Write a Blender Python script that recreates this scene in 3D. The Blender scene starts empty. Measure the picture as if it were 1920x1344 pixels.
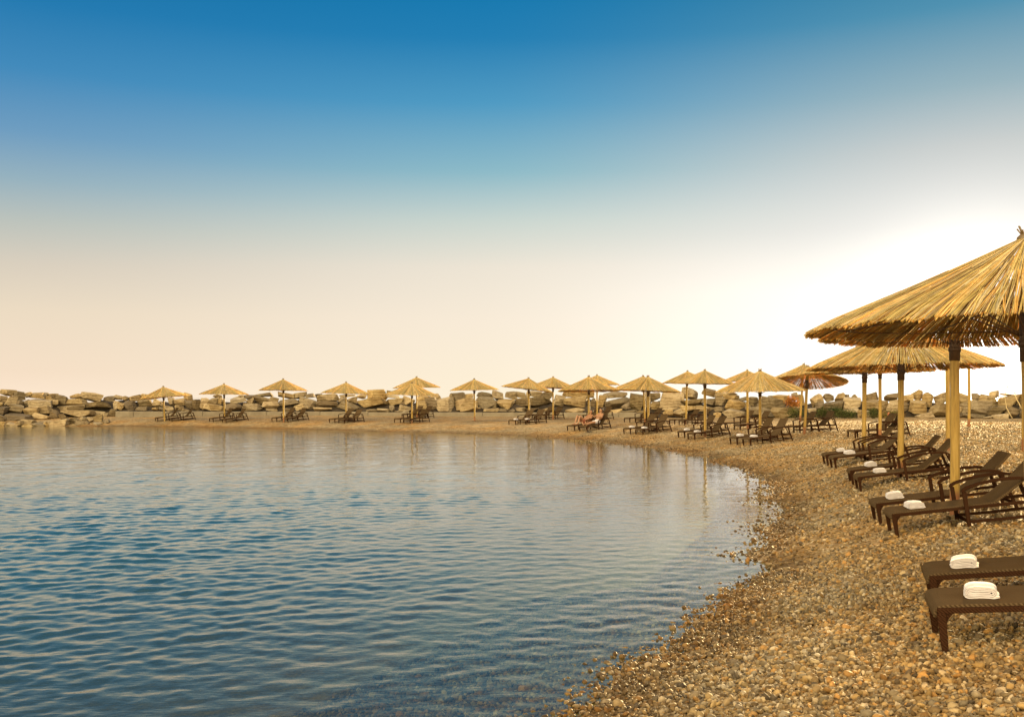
import bpy, math, random
import numpy as np
from mathutils import Vector, Matrix

R_ = math.radians
rng = np.random.default_rng(7)
random.seed(7)
SC = bpy.context.scene
COL = SC.collection

# ------------------------------------------------------------------ camera, sky, sun, exposure
EYE = 1.65            # eye height above the middle of the beach
WATER = -0.45
F, CX, HY = 1800.0, 960.0, 745.0      # focal length and horizon of the 1920 x 1344 photograph
cd = bpy.data.cameras.new('camera')
cd.sensor_width = 36.0
cd.lens = 36.0 * F / 1920.0
cd.shift_y = (HY - 672.0) / 1920.0
cd.clip_start = 0.05
cd.clip_end = 20000
cam = bpy.data.objects.new('camera', cd)
COL.objects.link(cam)
cam.location = (0, 0, EYE)
cam.rotation_euler = (R_(90), 0, 0)
SC.camera = cam

SUN_AZ, SUN_EL = 27.0, 6.0            # degrees right of the view axis, above the horizon
sl = bpy.data.lights.new('sun', 'SUN')
sl.energy = 5.0
sl.angle = R_(3.0)
sl.color = (1.0, 0.70, 0.32)
so = bpy.data.objects.new('sun', sl)
COL.objects.link(so)
sd = Vector((math.sin(R_(SUN_AZ)) * math.cos(R_(SUN_EL)), math.cos(R_(SUN_AZ)) * math.cos(R_(SUN_EL)), math.sin(R_(SUN_EL))))
so.rotation_euler = sd.to_track_quat('Z', 'Y').to_euler()
so.location = (30, 60, 20)

SC.view_settings.view_transform = 'Standard'
SC.view_settings.look = 'None'
SC.view_settings.exposure = 1.8
SC.view_settings.gamma = 1.0
SC.cycles.max_bounces = 8
SC.cycles.transparent_max_bounces = 16
SC.cycles.use_denoising = True
SC.cycles.caustics_reflective = False
SC.cycles.caustics_refractive = False
SC.cycles.sample_clamp_indirect = 6.0


class NT:
    """small helper to write node trees"""
    def __init__(s, tree):
        s.t = tree; s.n = tree.nodes; s.l = tree.links

    def node(s, typ, inputs=None, **props):
        nd = s.n.new(typ)
        for k, v in props.items():
            setattr(nd, k, v)
        for k, v in (inputs or {}).items():
            s.put(nd.inputs[k], v)
        return nd

    def put(s, sock, v):
        if isinstance(v, bpy.types.NodeSocket):
            s.l.new(v, sock)
        elif isinstance(v, bpy.types.Node):
            s.l.new(v.outputs[0], sock)
        else:
            sock.default_value = v

    def math(s, op, a, b=None, c=None, clamp=False):
        nd = s.n.new('ShaderNodeMath'); nd.operation = op; nd.use_clamp = clamp
        s.put(nd.inputs[0], a)
        if b is not None: s.put(nd.inputs[1], b)
        if c is not None: s.put(nd.inputs[2], c)
        return nd.outputs[0]

    def maprange(s, v, a, b, c=0.0, d=1.0, smooth=False):
        nd = s.n.new('ShaderNodeMapRange')
        if smooth: nd.interpolation_type = 'SMOOTHSTEP'
        for i, x in enumerate((v, a, b, c, d)):
            s.put(nd.inputs[i], x)
        return nd.outputs[0]

    def mix(s, f, a, b, blend='MIX'):
        nd = s.n.new('ShaderNodeMix'); nd.data_type = 'RGBA'; nd.blend_type = blend
        s.put(nd.inputs[0], f); s.put(nd.inputs[6], a); s.put(nd.inputs[7], b)
        return nd.outputs[2]

    def ramp(s, f, stops, interp='LINEAR'):
        nd = s.n.new('ShaderNodeValToRGB')
        nd.color_ramp.interpolation = interp
        e = nd.color_ramp.elements
        while len(e) < len(stops):
            e.new(0.5)
        for i, (p, c) in enumerate(stops):
            e[i].position = p
            e[i].color = (c[0], c[1], c[2], 1)
        s.put(nd.inputs[0], f)
        return nd.outputs[0]


w = bpy.data.worlds.new('World')
SC.world = w
w.use_nodes = True
T = NT(w.node_tree)
T.n.clear()
geo = T.node('ShaderNodeTexCoord')
sep = T.node('ShaderNodeSeparateXYZ', {0: geo.outputs['Generated']})
el = T.math('MULTIPLY', T.math('ARCSINE', sep.outputs[2]), 180 / math.pi)
az = T.math('MULTIPLY', T.math('ARCTAN2', sep.outputs[0], sep.outputs[1]), 180 / math.pi)
daz = T.math('ABSOLUTE', T.math('SUBTRACT', az, SUN_AZ))
daz = T.math('MINIMUM', daz, T.math('SUBTRACT', 360.0, daz))
EM = 60.0
e01 = T.math('DIVIDE', el, EM, clamp=True)
SK = 0.287            # the exposure above, taken back out of the sky colours
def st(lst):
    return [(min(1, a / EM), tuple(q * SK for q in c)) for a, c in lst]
ZEN_FILL = [(30, (.05, .22, .43)), (42, (.45, .52, .60)), (60, (1.7, 1.5, 1.25))]  # unseen upper sky, brightened towards the zenith as added fill light
far_r = T.ramp(e01, st([(0, (.99, .80, .62)), (1.4, (.92, .74, .56)), (4.6, (.84, .71, .54)), (7.1, (.69, .62, .51)),
                        (9.3, (.50, .54, .50)), (11.5, (.30, .44, .52)), (13.9, (.155, .335, .53)), (17, (.055, .255, .50)),
                        (20.3, (.018, .195, .44)), (23, (.008, .165, .39))] + ZEN_FILL))
mid_r = T.ramp(e01, st([(0, (1.0, .88, .67)), (4.6, (.95, .84, .69)), (7.7, (.86, .79, .67)), (10.4, (.60, .68, .63)),
                        (13.2, (.27, .50, .58)), (17, (.080, .33, .55)), (20.5, (.018, .215, .46)), (23, (.008, .19, .43))] + ZEN_FILL))
sun_r = T.ramp(e01, st([(0, (1.42, 1.34, 1.20)), (6, (1.24, 1.19, 1.10)), (9.4, (.88, .86, .82)), (13.4, (.60, .63, .62)), (16.4, (.32, .46, .52)),
                        (20.3, (.085, .29, .44)), (23, (.032, .215, .38))] + ZEN_FILL))
back_fill = T.ramp(e01, st([(0, (6.2, 5.0, 2.7)), (15, (6.2, 5.0, 2.8)), (30, (4.6, 3.8, 2.5)), (60, (1.9, 1.65, 1.3))]))  # unseen sky behind the view, made bright as an added warm fill
c1 = T.mix(T.maprange(daz, 0, 30, 0, 1, True), sun_r, mid_r)
c2 = T.mix(T.maprange(daz, 24, 58, 0, 1, True), c1, far_r)
c3 = T.mix(T.maprange(daz, 75, 125, 0, 1, True), c2, back_fill)
# bright veil of light round the low sun
gdir = (math.sin(R_(26)) * math.cos(R_(3.2)), math.cos(R_(26)) * math.cos(R_(3.2)), math.sin(R_(3.2)))
ang = T.node('ShaderNodeVectorMath', {0: geo.outputs['Generated'], 1: gdir}, operation='DOT_PRODUCT')
gd = T.math('MULTIPLY', T.math('ARCCOSINE', ang.outputs['Value']), 180 / math.pi)
g1 = T.math('POWER', 2.718, T.math('MULTIPLY', T.math('POWER', T.math('DIVIDE', gd, 4.8), 2.0), -1.0))
glow = T.mix(1.0, (1.0, .90, .72, 1), (0, 0, 0, 1), 'MULTIPLY')
gl = T.node('ShaderNodeMix', {0: g1, 6: (0, 0, 0, 1), 7: (.30, .27, .22, 1)}, data_type='RGBA')
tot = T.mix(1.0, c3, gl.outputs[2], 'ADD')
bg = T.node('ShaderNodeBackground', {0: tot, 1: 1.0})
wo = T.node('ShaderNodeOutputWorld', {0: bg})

# ------------------------------------------------------------------ small tools
def tag(o, label=None, cat=None, group=None, kind=None):
    if label: o['label'] = label
    if cat: o['category'] = cat
    if group: o['group'] = group
    if kind: o['kind'] = kind
    return o


def link(o, parent=None):
    COL.objects.link(o)
    if parent is not None:
        o.parent = parent
    return o


def empty(name, loc=(0, 0, 0), rot=(0, 0, 0)):
    o = bpy.data.objects.new(name, None)
    o.empty_display_size = 0.2
    COL.objects.link(o)
    o.location = loc
    o.rotation_euler = rot
    return o


def np_mesh(name, v, f, mat=None, smooth=True, cols=None, attrs=None):
    """v (n,3), f (m,k) fixed polygon size"""
    v = np.asarray(v, dtype=np.float32); f = np.asarray(f, dtype=np.int32)
    me = bpy.data.meshes.new(name)
    m, k = f.shape
    me.vertices.add(len(v)); me.vertices.foreach_set('co', v.ravel())
    me.loops.add(m * k); me.loops.foreach_set('vertex_index', f.ravel())
    me.polygons.add(m)
    me.polygons.foreach_set('loop_start', np.arange(0, m * k, k, dtype=np.int32))
    me.polygons.foreach_set('loop_total', np.full(m, k, dtype=np.int32))
    me.polygons.foreach_set('use_smooth', np.full(m, smooth, dtype=bool))
    me.update(calc_edges=True)
    if cols is not None:
        a = me.attributes.new('col', 'FLOAT_COLOR', 'POINT')
        c4 = np.ones((len(v), 4), dtype=np.float32); c4[:, :3] = cols
        a.data.foreach_set('color', c4.ravel())
    for nm, arr in (attrs or {}).items():
        a = me.attributes.new(nm, 'FLOAT', 'POINT')
        a.data.foreach_set('value', np.asarray(arr, dtype=np.float32))
    if mat: me.materials.append(mat)
    return me


class MB:
    """collects boxes, sweeps and tubes into one quad/tri mesh"""
    def __init__(s):
        s.v = []; s.f = []

    def add(s, v, f):
        b = len(s.v)
        s.v += [tuple(p) for p in v]
        s.f += [tuple(i + b for i in q) for q in f]
        return s

    def box(s, x0, x1, y0, y1, z0, z1, top=None):
        t = top or (x0, x1, y0, y1)
        v = [(x0, y0, z0), (x1, y0, z0), (x1, y1, z0), (x0, y1, z0), (t[0], t[2], z1), (t[1], t[2], z1), (t[1], t[3], z1), (t[0], t[3], z1)]
        return s.add(v, [(3, 2, 1, 0), (4, 5, 6, 7), (0, 1, 5, 4), (1, 2, 6, 5), (2, 3, 7, 6), (3, 0, 4, 7)])

    def sweep(s, path, wy, h, y=0.0):
        """path of (x, z) in the plane y = const, rectangular section wy wide, h thick"""
        n = len(path); P = [Vector((p[0], 0, p[1])) for p in path]; v = []
        for i in range(n):
            a = P[max(0, i - 1)]; b = P[min(n - 1, i + 1)]
            t = (b - a).normalized(); nn = Vector((-t.z, 0, t.x))
            hh = h[i] if isinstance(h, (list, tuple)) else h
            k = 1.0
            if 0 < i < n - 1:
                t1 = (P[i] - P[i - 1]).normalized()
                k = 1 / max(0.6, abs(t1.dot(t)))
            for sn, sy in ((1, -1), (1, 1), (-1, 1), (-1, -1)):
                q = P[i] + nn * (sn * hh / 2 * k)
                v.append((q.x, y + sy * wy / 2, q.z))
        f = []
        for i in range(n - 1):
            for k in range(4):
                a = i * 4 + k; b = i * 4 + (k + 1) % 4
                f.append((a, b, b + 4, a + 4))
        f.append((3, 2, 1, 0)); f.append(tuple((n - 1) * 4 + k for k in range(4)))
        return s.add(v, f)

    def tube(s, pts, rad, n=8, caps=True):
        P = [Vector(p) for p in pts]; m = len(P); v = []
        up = Vector((0.13, 0.21, 1)).normalized()
        for i in range(m):
            t = (P[min(m - 1, i + 1)] - P[max(0, i - 1)]).normalized()
            u = t.cross(up)
            if u.length < 1e-3: u = t.cross(Vector((1, 0, 0)))
            u.normalize(); w_ = t.cross(u)
            r = rad[i] if isinstance(rad, (list, tuple)) else rad
            for k in range(n):
                a = 2 * math.pi * k / n
                v.append(P[i] + u * (r * math.cos(a)) + w_ * (r * math.sin(a)))
        f = []
        for i in range(m - 1):
            for k in range(n):
                a = i * n + k; b = i * n + (k + 1) % n
                f.append((a, b, b + n, a + n))
        if caps:
            f.append(tuple(range(n - 1, -1, -1))); f.append(tuple((m - 1) * n + k for k in range(n)))
        return s.add(v, f)

    def mesh(s, name, mat, smooth=False):
        me = bpy.data.meshes.new(name)
        me.from_pydata([tuple(p) for p in s.v], [], s.f)
        if smooth:
            me.polygons.foreach_set('use_smooth', np.ones(len(me.polygons), dtype=bool))
        me.update()
        me.materials.append(mat)
        return me

    def build(s, name, mat, parent=None, smooth=False, bevel=0):
        o = link(bpy.data.objects.new(name, s.mesh(name, mat, smooth)), parent)
        if bevel:
            b = o.modifiers.new('bevel', 'BEVEL'); b.width = bevel; b.segments = 2; b.limit_method = 'ANGLE'
        return o


def ico(sub):
    t = (1 + 5 ** .5) / 2
    v = [(-1, t, 0), (1, t, 0), (-1, -t, 0), (1, -t, 0), (0, -1, t), (0, 1, t), (0, -1, -t), (0, 1, -t), (t, 0, -1), (t, 0, 1), (-t, 0, -1), (-t, 0, 1)]
    f = [(0, 11, 5), (0, 5, 1), (0, 1, 7), (0, 7, 10), (0, 10, 11), (1, 5, 9), (5, 11, 4), (11, 10, 2), (10, 7, 6), (7, 1, 8), (3, 9, 4), (3, 4, 2), (3, 2, 6), (3, 6, 8), (3, 8, 9), (4, 9, 5), (2, 4, 11), (6, 2, 10), (8, 6, 7), (9, 8, 1)]
    v = [Vector(p).normalized() for p in v]
    for _ in range(sub):
        cache = {}; nf = []
        def mid(a, b):
            k = (min(a, b), max(a, b))
            if k not in cache:
                v.append(((v[a] + v[b]) / 2).normalized()); cache[k] = len(v) - 1
            return cache[k]
        for a, b, c in f:
            x, y, z = mid(a, b), mid(b, c), mid(c, a)
            nf += [(a, x, z), (b, y, x), (c, z, y), (x, y, z)]
        f = nf
    return np.array([tuple(p) for p in v]), np.array(f)

ICO1, ICO2, ICO3 = ico(1), ico(2), ico(4)
def octa():
    v = [(1, 0, 0), (-1, 0, 0), (0, 1, 0), (0, -1, 0), (0, 0, 1), (0, 0, -1)]
    f = [(0, 2, 4), (2, 1, 4), (1, 3, 4), (3, 0, 4), (2, 0, 5), (1, 2, 5), (3, 1, 5), (0, 3, 5)]
    v = [Vector(p) for p in v]; cache = {}; nf = []
    def mid(a, b):
        k = (min(a, b), max(a, b))
        if k not in cache:
            v.append(((v[a] + v[b]) / 2).normalized()); cache[k] = len(v) - 1
        return cache[k]
    for a, b, c in f:
        x, y, z = mid(a, b), mid(b, c), mid(c, a)
        nf += [(a, x, z), (b, y, x), (c, z, y), (x, y, z)]
    return np.array([tuple(p) for p in v]), np.array(nf)
OCT = octa()


def wpt(px, py, Z):
    """photo pixel at depth Z -> point in the place"""
    return Vector(((px - CX) / F * Z, Z, EYE - (py - HY) / F * Z))

# ------------------------------------------------------------------ terrain function
SHORE = np.array([(-6.5, -9), (-4.0, -3), (-2.2, .5), (-.8, 3.0), (.66, 6.3), (1.50, 8.0), (2.20, 9.57), (2.86, 11.3), (3.34, 12.8), (4.15, 15.0),
                  (4.98, 17.6), (5.70, 20.5), (6.42, 24.4), (6.85, 29.5), (6.6, 36), (6.0, 40.5), (4.7, 44.5), (2.6, 48.5), (0, 51.8), (-5, 56.4),
                  (-12.4, 62), (-19.9, 66.4), (-27.9, 69.5), (-36.7, 71), (-60, 72), (-160, 60)], dtype=float)
# umbrella poles and other measured ground points (x, y, z) come from the photograph
UMB = [  # key, pole px, apex px, apex py, base py, half width px, depth, tilt(deg about y), tilt(deg about x)
    ('u1', 309, 306, 725, 799, 43.5, 71.0, -4, 0), ('u2', 421, 420, 720, 791, 44, 70.0, 0, 0), ('u3', 532, 531, 711, 791, 43.8, 67.0, 0, 0),
    ('u4', 649, 649, 717, 792, 45, 67.0, 1, 0), ('u6', 782, 781, 707, 781, 43.5, 70.0, 0, 0), ('u5', 772.5, 772.5, 718, 792, 48, 63.0, 1, 0),
    ('u7', 890, 889, 711, 792.5, 45, 65.0, 0, 0), ('u9', 1037, 1037, 707, 783, 46, 68.0, 3, 0), ('u8', 992, 991, 709, 794, 47.5, 62.0, 7, 0),
    ('u11', 1119.5, 1119.5, 703, 785, 42, 66.0, 0, 0), ('u10', 1104, 1104, 706, 803, 57, 53.7, 0, -3), ('u13', 1209.5, 1206, 705, 791.5, 50, 58.0, 0, 0),
    ('u12', 1216, 1215, 706, 809, 62, 49.0, 3, 0), ('u14', 1286, 1289, 696, 796, 46, 54.5, 0, 0), ('u15', 1322, 1321.5, 694, 820, 57, 41.9, 0, 0),
    ('u16', 1402, 1401, 694, 802, 46, 47.0, 0, 0), ('u17', 1425, 1425, 695, 827, 81, 38.7, -2, 0), ('u19', 1500, 1507, 683, 781, 58, 53.0, 0, 0),
    ('u18', 1508, 1515, 687, 810, 70, 40.4, 3, -9), ('u20', 1650, 1650, 655, 816, 92, 34.2, 0, 0), ('u21', 1619, 1622, 648, 861, 116, 25.0, 0, 0),
    ('u22', 1688, 1690, 612, 900, 168, 18.2, 0, 0), ('u23', 1790, 1790, 534, 968, 237, 12.4, 0, 0), ('u24', 1939, 1926, 443, 1137, 392, 7.4, 0, 0),
]
CP = []
for u in UMB:
    if u[0] == 'u1': continue
    p = wpt(u[1], u[4], u[6]); CP.append(tuple(p))
for px, py, Z in ((300, 783, 76), (600, 783, 76), (900, 782, 76), (1100, 783, 75), (1300, 788, 68), (1480, 785, 64), (1650, 785, 61), (1800, 785, 59), (1920, 785, 58), (1817, 798, 42), (1918, 856, 26), (1777, 832, 27)):
    CP.append(tuple(wpt(px, py, Z)))
for px, py, Z in ((1756, 1222, 6.15), (1683, 1008, 11.3), (1615, 923, 16.4), (1568, 880, 21.5), (1407, 837, 37.5), (1302, 825, 40.5), (1206, 816, 47.5), (1101, 809, 52), (987, 800, 60), (640, 793, 65.5), (520, 791, 66), (400, 792, 68)):
    CP.append(tuple(wpt(px, py, Z)))
CP = np.array(CP)


def shore_dist(x, y):
    x = np.asarray(x, float); y = np.asarray(y, float)
    best = np.full(x.shape, 1e9); sgn = np.ones(x.shape)
    for i in range(len(SHORE) - 1):
        a = SHORE[i]; b = SHORE[i + 1]; d = b - a; L2 = d @ d
        t = np.clip(((x - a[0]) * d[0] + (y - a[1]) * d[1]) / L2, 0, 1)
        ex = x - (a[0] + t * d[0]); ey = y - (a[1] + t * d[1])
        q = ex * ex + ey * ey
        side = np.where(d[0] * ey - d[1] * ex < 0, 1.0, -1.0)
        m = q < best
        best = np.where(m, q, best); sgn = np.where(m, side, sgn)
    return np.sqrt(best) * sgn


def z0(d):
    return np.interp(d, [-60, -25, -9, -4, -1.5, -.6, .3, 2.1, 3.3, 5, 8, 15, 60], [-3.6, -3.2, -1.75, -1.0, -.64, -.485, -.425, .0, .13, .22, .30, .36, .4])

CPD = shore_dist(CP[:, 0], CP[:, 1])
CPR = CP[:, 2] - z0(CPD)
CPS = 1.0 + 0.085 * CP[:, 1]

WALLX = [-400, 0, 215, 600, 1000, 1200, 1480, 1920, 2600]
WALLD = [80, 74, 78, 80, 78.5, 74, 67, 61, 54]


def wall_d(px):
    return np.interp(px, WALLX, WALLD)


def hash_noise(x, y, s):
    """cheap smooth value noise for displacement"""
    x = np.asarray(x) * s; y = np.asarray(y) * s
    xi = np.floor(x); yi = np.floor(y); fx = x - xi; fy = y - yi
    fx = fx * fx * (3 - 2 * fx); fy = fy * fy * (3 - 2 * fy)
    def h(a, b):
        q = np.sin(a * 127.1 + b * 311.7) * 43758.5453
        return q - np.floor(q)
    return (h(xi, yi) * (1 - fx) + h(xi + 1, yi) * fx) * (1 - fy) + (h(xi, yi + 1) * (1 - fx) + h(xi + 1, yi + 1) * fx) * fy - .5


def ground(x, y):
    x = np.asarray(x, float); y = np.asarray(y, float)
    d = shore_dist(x, y)
    # small scallops along the waterline
    d2 = d + np.exp(-(d / 1.6) ** 2) * (hash_noise(x, y, 1.1) * .55 + hash_noise(x + 40, y, .45) * .7) * np.clip(y / 10, .5, 1.0)
    z = z0(d2)
    num = np.zeros(x.shape); den = np.full(x.shape, .35)
    for k in range(len(CP)):
        q = np.exp(-((x - CP[k, 0]) ** 2 + (y - CP[k, 1]) ** 2) / (2 * (CPS[k] * 1.0) ** 2))
        num += q * CPR[k]; den += q
    z = z + num / den * np.clip(d / 2.0, 0, 1)
    # gentle unevenness of raked pebbles
    k = np.clip(d / 1.5, 0, 1)
    z = z + k * (hash_noise(x, y, .9) * .035 + hash_noise(x, y, .35) * .06)
    # the land drops into the open sea behind the breakwater
    px = CX + F * x / np.maximum(y, 1.0)
    beyond = np.where(y > 30, y - wall_d(px) - 4.0, -5.0)
    t = np.clip(beyond / 6.0, 0, 1)
    return z * (1 - t) + t * (-3.5)


def gz(x, y):
    return float(ground(np.array([x]), np.array([y]))[0])


def hit(px, py, zc=None, tol=2.5):
    """where the view ray through a photo pixel meets the beach"""
    Zs = np.exp(np.linspace(math.log(4), math.log(95), 1500))
    xs = (px - CX) / F * Zs; zs = EYE - (py - HY) / F * Zs
    g = ground(xs, Zs)
    i = int(np.argmax(zs < g)) if (zs < g).any() else len(Zs) - 1
    Z = Zs[i]
    if zc is not None:
        Z = min(max(Z, zc - tol), zc + tol)
    x = (px - CX) / F * Z
    return Vector((x, Z, gz(x, Z)))

# ------------------------------------------------------------------ materials
def new_mat(name):
    m = bpy.data.materials.new(name); m.use_nodes = True
    m.node_tree.nodes.clear()
    t = NT(m.node_tree)
    return m, t


def out(t, sh):
    t.node('ShaderNodeOutputMaterial', {0: sh})


def principled(t, **kw):
    names = {'col': 'Base Color', 'rough': 'Roughness', 'normal': 'Normal', 'spec': 'Specular IOR Level', 'metal': 'Metallic', 'sheen': 'Sheen Weight', 'sss': 'Subsurface Weight'}
    return t.node('ShaderNodeBsdfPrincipled', {names[k]: v for k, v in kw.items()})


def mat_ground():
    m, t = new_mat('pebble_ground')
    tc = t.node('ShaderNodeNewGeometry')
    pos = tc.outputs['Position']
    def vor(scale, out_i=1):
        return t.node('ShaderNodeTexVoronoi', {'Vector': pos, 'Scale': scale}, feature='F1')
    v1 = vor(26.0); v2 = vor(15.0)
    stops = [(0, (.26, .17, .075)), (.2, (.40, .27, .12)), (.45, (.54, .38, .18)), (.65, (.62, .44, .20)), (.82, (.46, .37, .24)), (1, (.72, .58, .38))]
    s1 = t.node('ShaderNodeSeparateColor', {0: v1.outputs['Color']})
    s2 = t.node('ShaderNodeSeparateColor', {0: v2.outputs['Color']})
    c1 = t.ramp(s1.outputs[0], stops); c2 = t.ramp(s2.outputs[0], stops)
    c = t.mix(.45, c1, c2)
    big = t.node('ShaderNodeTexNoise', {'Vector': pos, 'Scale': .55, 'Detail': 5.0})
    c = t.mix(t.maprange(big.outputs[0], .40, .64, 0, .85), c, t.mix(1.0, c, (1.25, .98, .62, 1), 'MULTIPLY'))
    streak = t.node('ShaderNodeTexNoise', {'Vector': pos, 'Scale': 2.2, 'Detail': 6.0, 'Roughness': .7})
    c = t.mix(t.maprange(streak.outputs[0], .44, .62, 0, .8), c, t.mix(1.0, c, (.58, .57, .56, 1), 'MULTIPLY'))
    # stones wetted by the lapping water
    sp = t.node('ShaderNodeSeparateXYZ', {0: pos})
    wn = t.node('ShaderNodeTexNoise', {'Vector': pos, 'Scale': 2.0, 'Detail': 3.0})
    wet = t.maprange(t.math('ADD', sp.outputs[2], t.math('MULTIPLY', wn.outputs[0], .16)), WATER + .10, WATER + .24, 1, 0)
    c = t.mix(wet, c, t.mix(1.0, c, (.56, .50, .43, 1), 'MULTIPLY'))
    rough = t.maprange(wet, 0, 1, .75, .25)
    h = t.math('SUBTRACT', 1.0, t.math('ADD', t.math('MULTIPLY', v1.outputs['Distance'], 1.0), t.math('MULTIPLY', v2.outputs['Distance'], 1.4)))
    b = t.node('ShaderNodeBump', {'Strength': .6, 'Distance': .03, 'Height': h})
    fine = t.node('ShaderNodeTexNoise', {'Vector': pos, 'Scale': 5.0, 'Detail': 8.0, 'Roughness': .75})
    fv = t.maprange(fine.outputs[0], .36, .64, .28, .68)
    c = t.node('ShaderNodeVectorMath', {0: c, 1: fv}, operation='MULTIPLY').outputs[0]
    out(t, principled(t, col=c, rough=.85, normal=b.outputs[0], spec=.1))
    return m


def mat_pebble():
    m, t = new_mat('pebble')
    at = t.node('ShaderNodeAttribute', attribute_name='col')
    pos = t.node('ShaderNodeNewGeometry').outputs['Position']
    n = t.node('ShaderNodeTexNoise', {'Vector': pos, 'Scale': 60.0, 'Detail': 4.0})
    c = t.mix(t.maprange(n.outputs[0], .35, .65, 0, .5), at.outputs['Color'], t.mix(1.0, at.outputs['Color'], (.6, .55, .5, 1), 'MULTIPLY'))
    big = t.node('ShaderNodeTexNoise', {'Vector': pos, 'Scale': .55, 'Detail': 5.0})
    c = t.mix(t.maprange(big.outputs[0], .40, .64, 0, .7), c, t.mix(1.0, c, (1.2, .96, .62, 1), 'MULTIPLY'))
    sp = t.node('ShaderNodeSeparateXYZ', {0: pos})
    wn = t.node('ShaderNodeTexNoise', {'Vector': pos, 'Scale': 2.0, 'Detail': 3.0})
    wet = t.maprange(t.math('ADD', sp.outputs[2], t.math('MULTIPLY', wn.outputs[0], .16)), WATER + .10, WATER + .24, 1, 0)
    c = t.mix(wet, c, t.mix(1.0, c, (.56, .50, .42, 1), 'MULTIPLY'))
    b = t.node('ShaderNodeBump', {'Strength': .25, 'Distance': .004, 'Height': n.outputs[0]})
    dry = t.maprange(sp.outputs[2], WATER - .005, WATER + .01)
    out(t, principled(t, col=c, rough=t.maprange(wet, 0, 1, .75, .60), normal=b.outputs[0], spec=t.math('MULTIPLY', dry, .12)))
    return m


def mat_water():
    m, t = new_mat('sea_water')
    g = t.node('ShaderNodeNewGeometry')
    pos = g.outputs['Position']
    dep = t.node('ShaderNodeAttribute', attribute_name='depth').outputs['Fac']
    mp = t.node('ShaderNodeMapping', {'Vector': pos, 'Scale': (1.0, 2.2, 1.0), 'Rotation': (0, 0, R_(-12))})
    n1 = t.node('ShaderNodeTexNoise', {'Vector': mp.outputs[0], 'Scale': 3.2, 'Detail': 4.0, 'Roughness': .55})
    n2 = t.node('ShaderNodeTexNoise', {'Vector': mp.outputs[0], 'Scale': 11.0, 'Detail': 2.0})
    h = t.math('ADD', t.math('MULTIPLY', n1.outputs[0], 1.0), t.math('MULTIPLY', n2.outputs[0], .22))
    calm = t.maprange(dep, .0, .4, .5, 1.0)
    b = t.node('ShaderNodeBump', {'Strength': t.math('MULTIPLY', calm, .28), 'Distance': .022, 'Height': h})
    fr = t.node('ShaderNodeFresnel', {'IOR': 1.45, 'Normal': b.outputs[0]})
    glossy = t.node('ShaderNodeBsdfGlossy', {'Color': (1, 1, 1, 1), 'Roughness': .035, 'Normal': b.outputs[0]})
    body = t.node('ShaderNodeBsdfDiffuse', {'Color': t.ramp(t.maprange(dep, .3, 3.0), [(0, (.022, .036, .030)), (.35, (.015, .050, .056)), (1, (.007, .050, .076))])})
    trans = t.node('ShaderNodeBsdfTransparent', {'Color': (.80, .92, .80, 1)})
    op = t.math('SUBTRACT', 1.0, t.math('POWER', 2.718, t.math('MULTIPLY', t.math('MAXIMUM', dep, 0.0), -1.7)), clamp=True)
    under = t.node('ShaderNodeMixShader', {0: op, 1: trans, 2: body})
    # seen from below the sheet only lets light through
    f_top = t.math('MULTIPLY', fr.outputs[0], t.math('SUBTRACT', 1.0, g.outputs['Backfacing']))
    sh = t.node('ShaderNodeMixShader', {0: f_top, 1: under, 2: glossy})
    out(t, sh)
    return m


def mat_rock():
    m, t = new_mat('limestone')
    tc = t.node('ShaderNodeTexCoord'); oi = t.node('ShaderNodeObjectInfo')
    pos = t.node('ShaderNodeVectorMath', {0: tc.outputs['Object'], 1: t.node('ShaderNodeVectorMath', {0: oi.outputs['Location'], 1: (3.1, 1.7, 2.3)}, operation='MULTIPLY').outputs[0]}, operation='ADD').outputs[0]
    n1 = t.node('ShaderNodeTexNoise', {'Vector': pos, 'Scale': .9, 'Detail': 8.0, 'Roughness': .6})
    n2 = t.node('ShaderNodeTexNoise', {'Vector': pos, 'Scale': 4.0, 'Detail': 8.0, 'Roughness': .7})
    ws = t.node('ShaderNodeTexWave', {'Vector': pos, 'Scale': 1.3, 'Distortion': 6.0, 'Detail': 4.0}, bands_direction='Z')
    c = t.ramp(n1.outputs[0], [(.25, (.19, .14, .08)), (.42, (.33, .255, .15)), (.55, (.42, .34, .21)), (.72, (.50, .42, .28))])
    c = t.mix(t.maprange(n2.outputs[0], .50, .68, 0, .8), c, (.15, .10, .05, 1))
    c = t.mix(t.maprange(ws.outputs[0], .7, 1, 0, .35), c, (.30, .20, .10, 1))
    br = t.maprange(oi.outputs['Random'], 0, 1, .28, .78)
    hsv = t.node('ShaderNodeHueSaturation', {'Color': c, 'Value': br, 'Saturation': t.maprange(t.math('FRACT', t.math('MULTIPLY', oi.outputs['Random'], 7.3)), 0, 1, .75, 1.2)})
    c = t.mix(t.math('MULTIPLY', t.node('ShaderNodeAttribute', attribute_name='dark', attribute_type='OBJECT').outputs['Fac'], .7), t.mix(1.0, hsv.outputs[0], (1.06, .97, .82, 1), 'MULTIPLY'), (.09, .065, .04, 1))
    hh = t.math('ADD', t.math('MULTIPLY', n2.outputs[0], .6), t.math('MULTIPLY', ws.outputs[0], .3))
    b = t.node('ShaderNodeBump', {'Strength': .7, 'Distance': .12, 'Height': hh})
    out(t, principled(t, col=c, rough=.85, normal=b.outputs[0], spec=.2))
    return m


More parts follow.
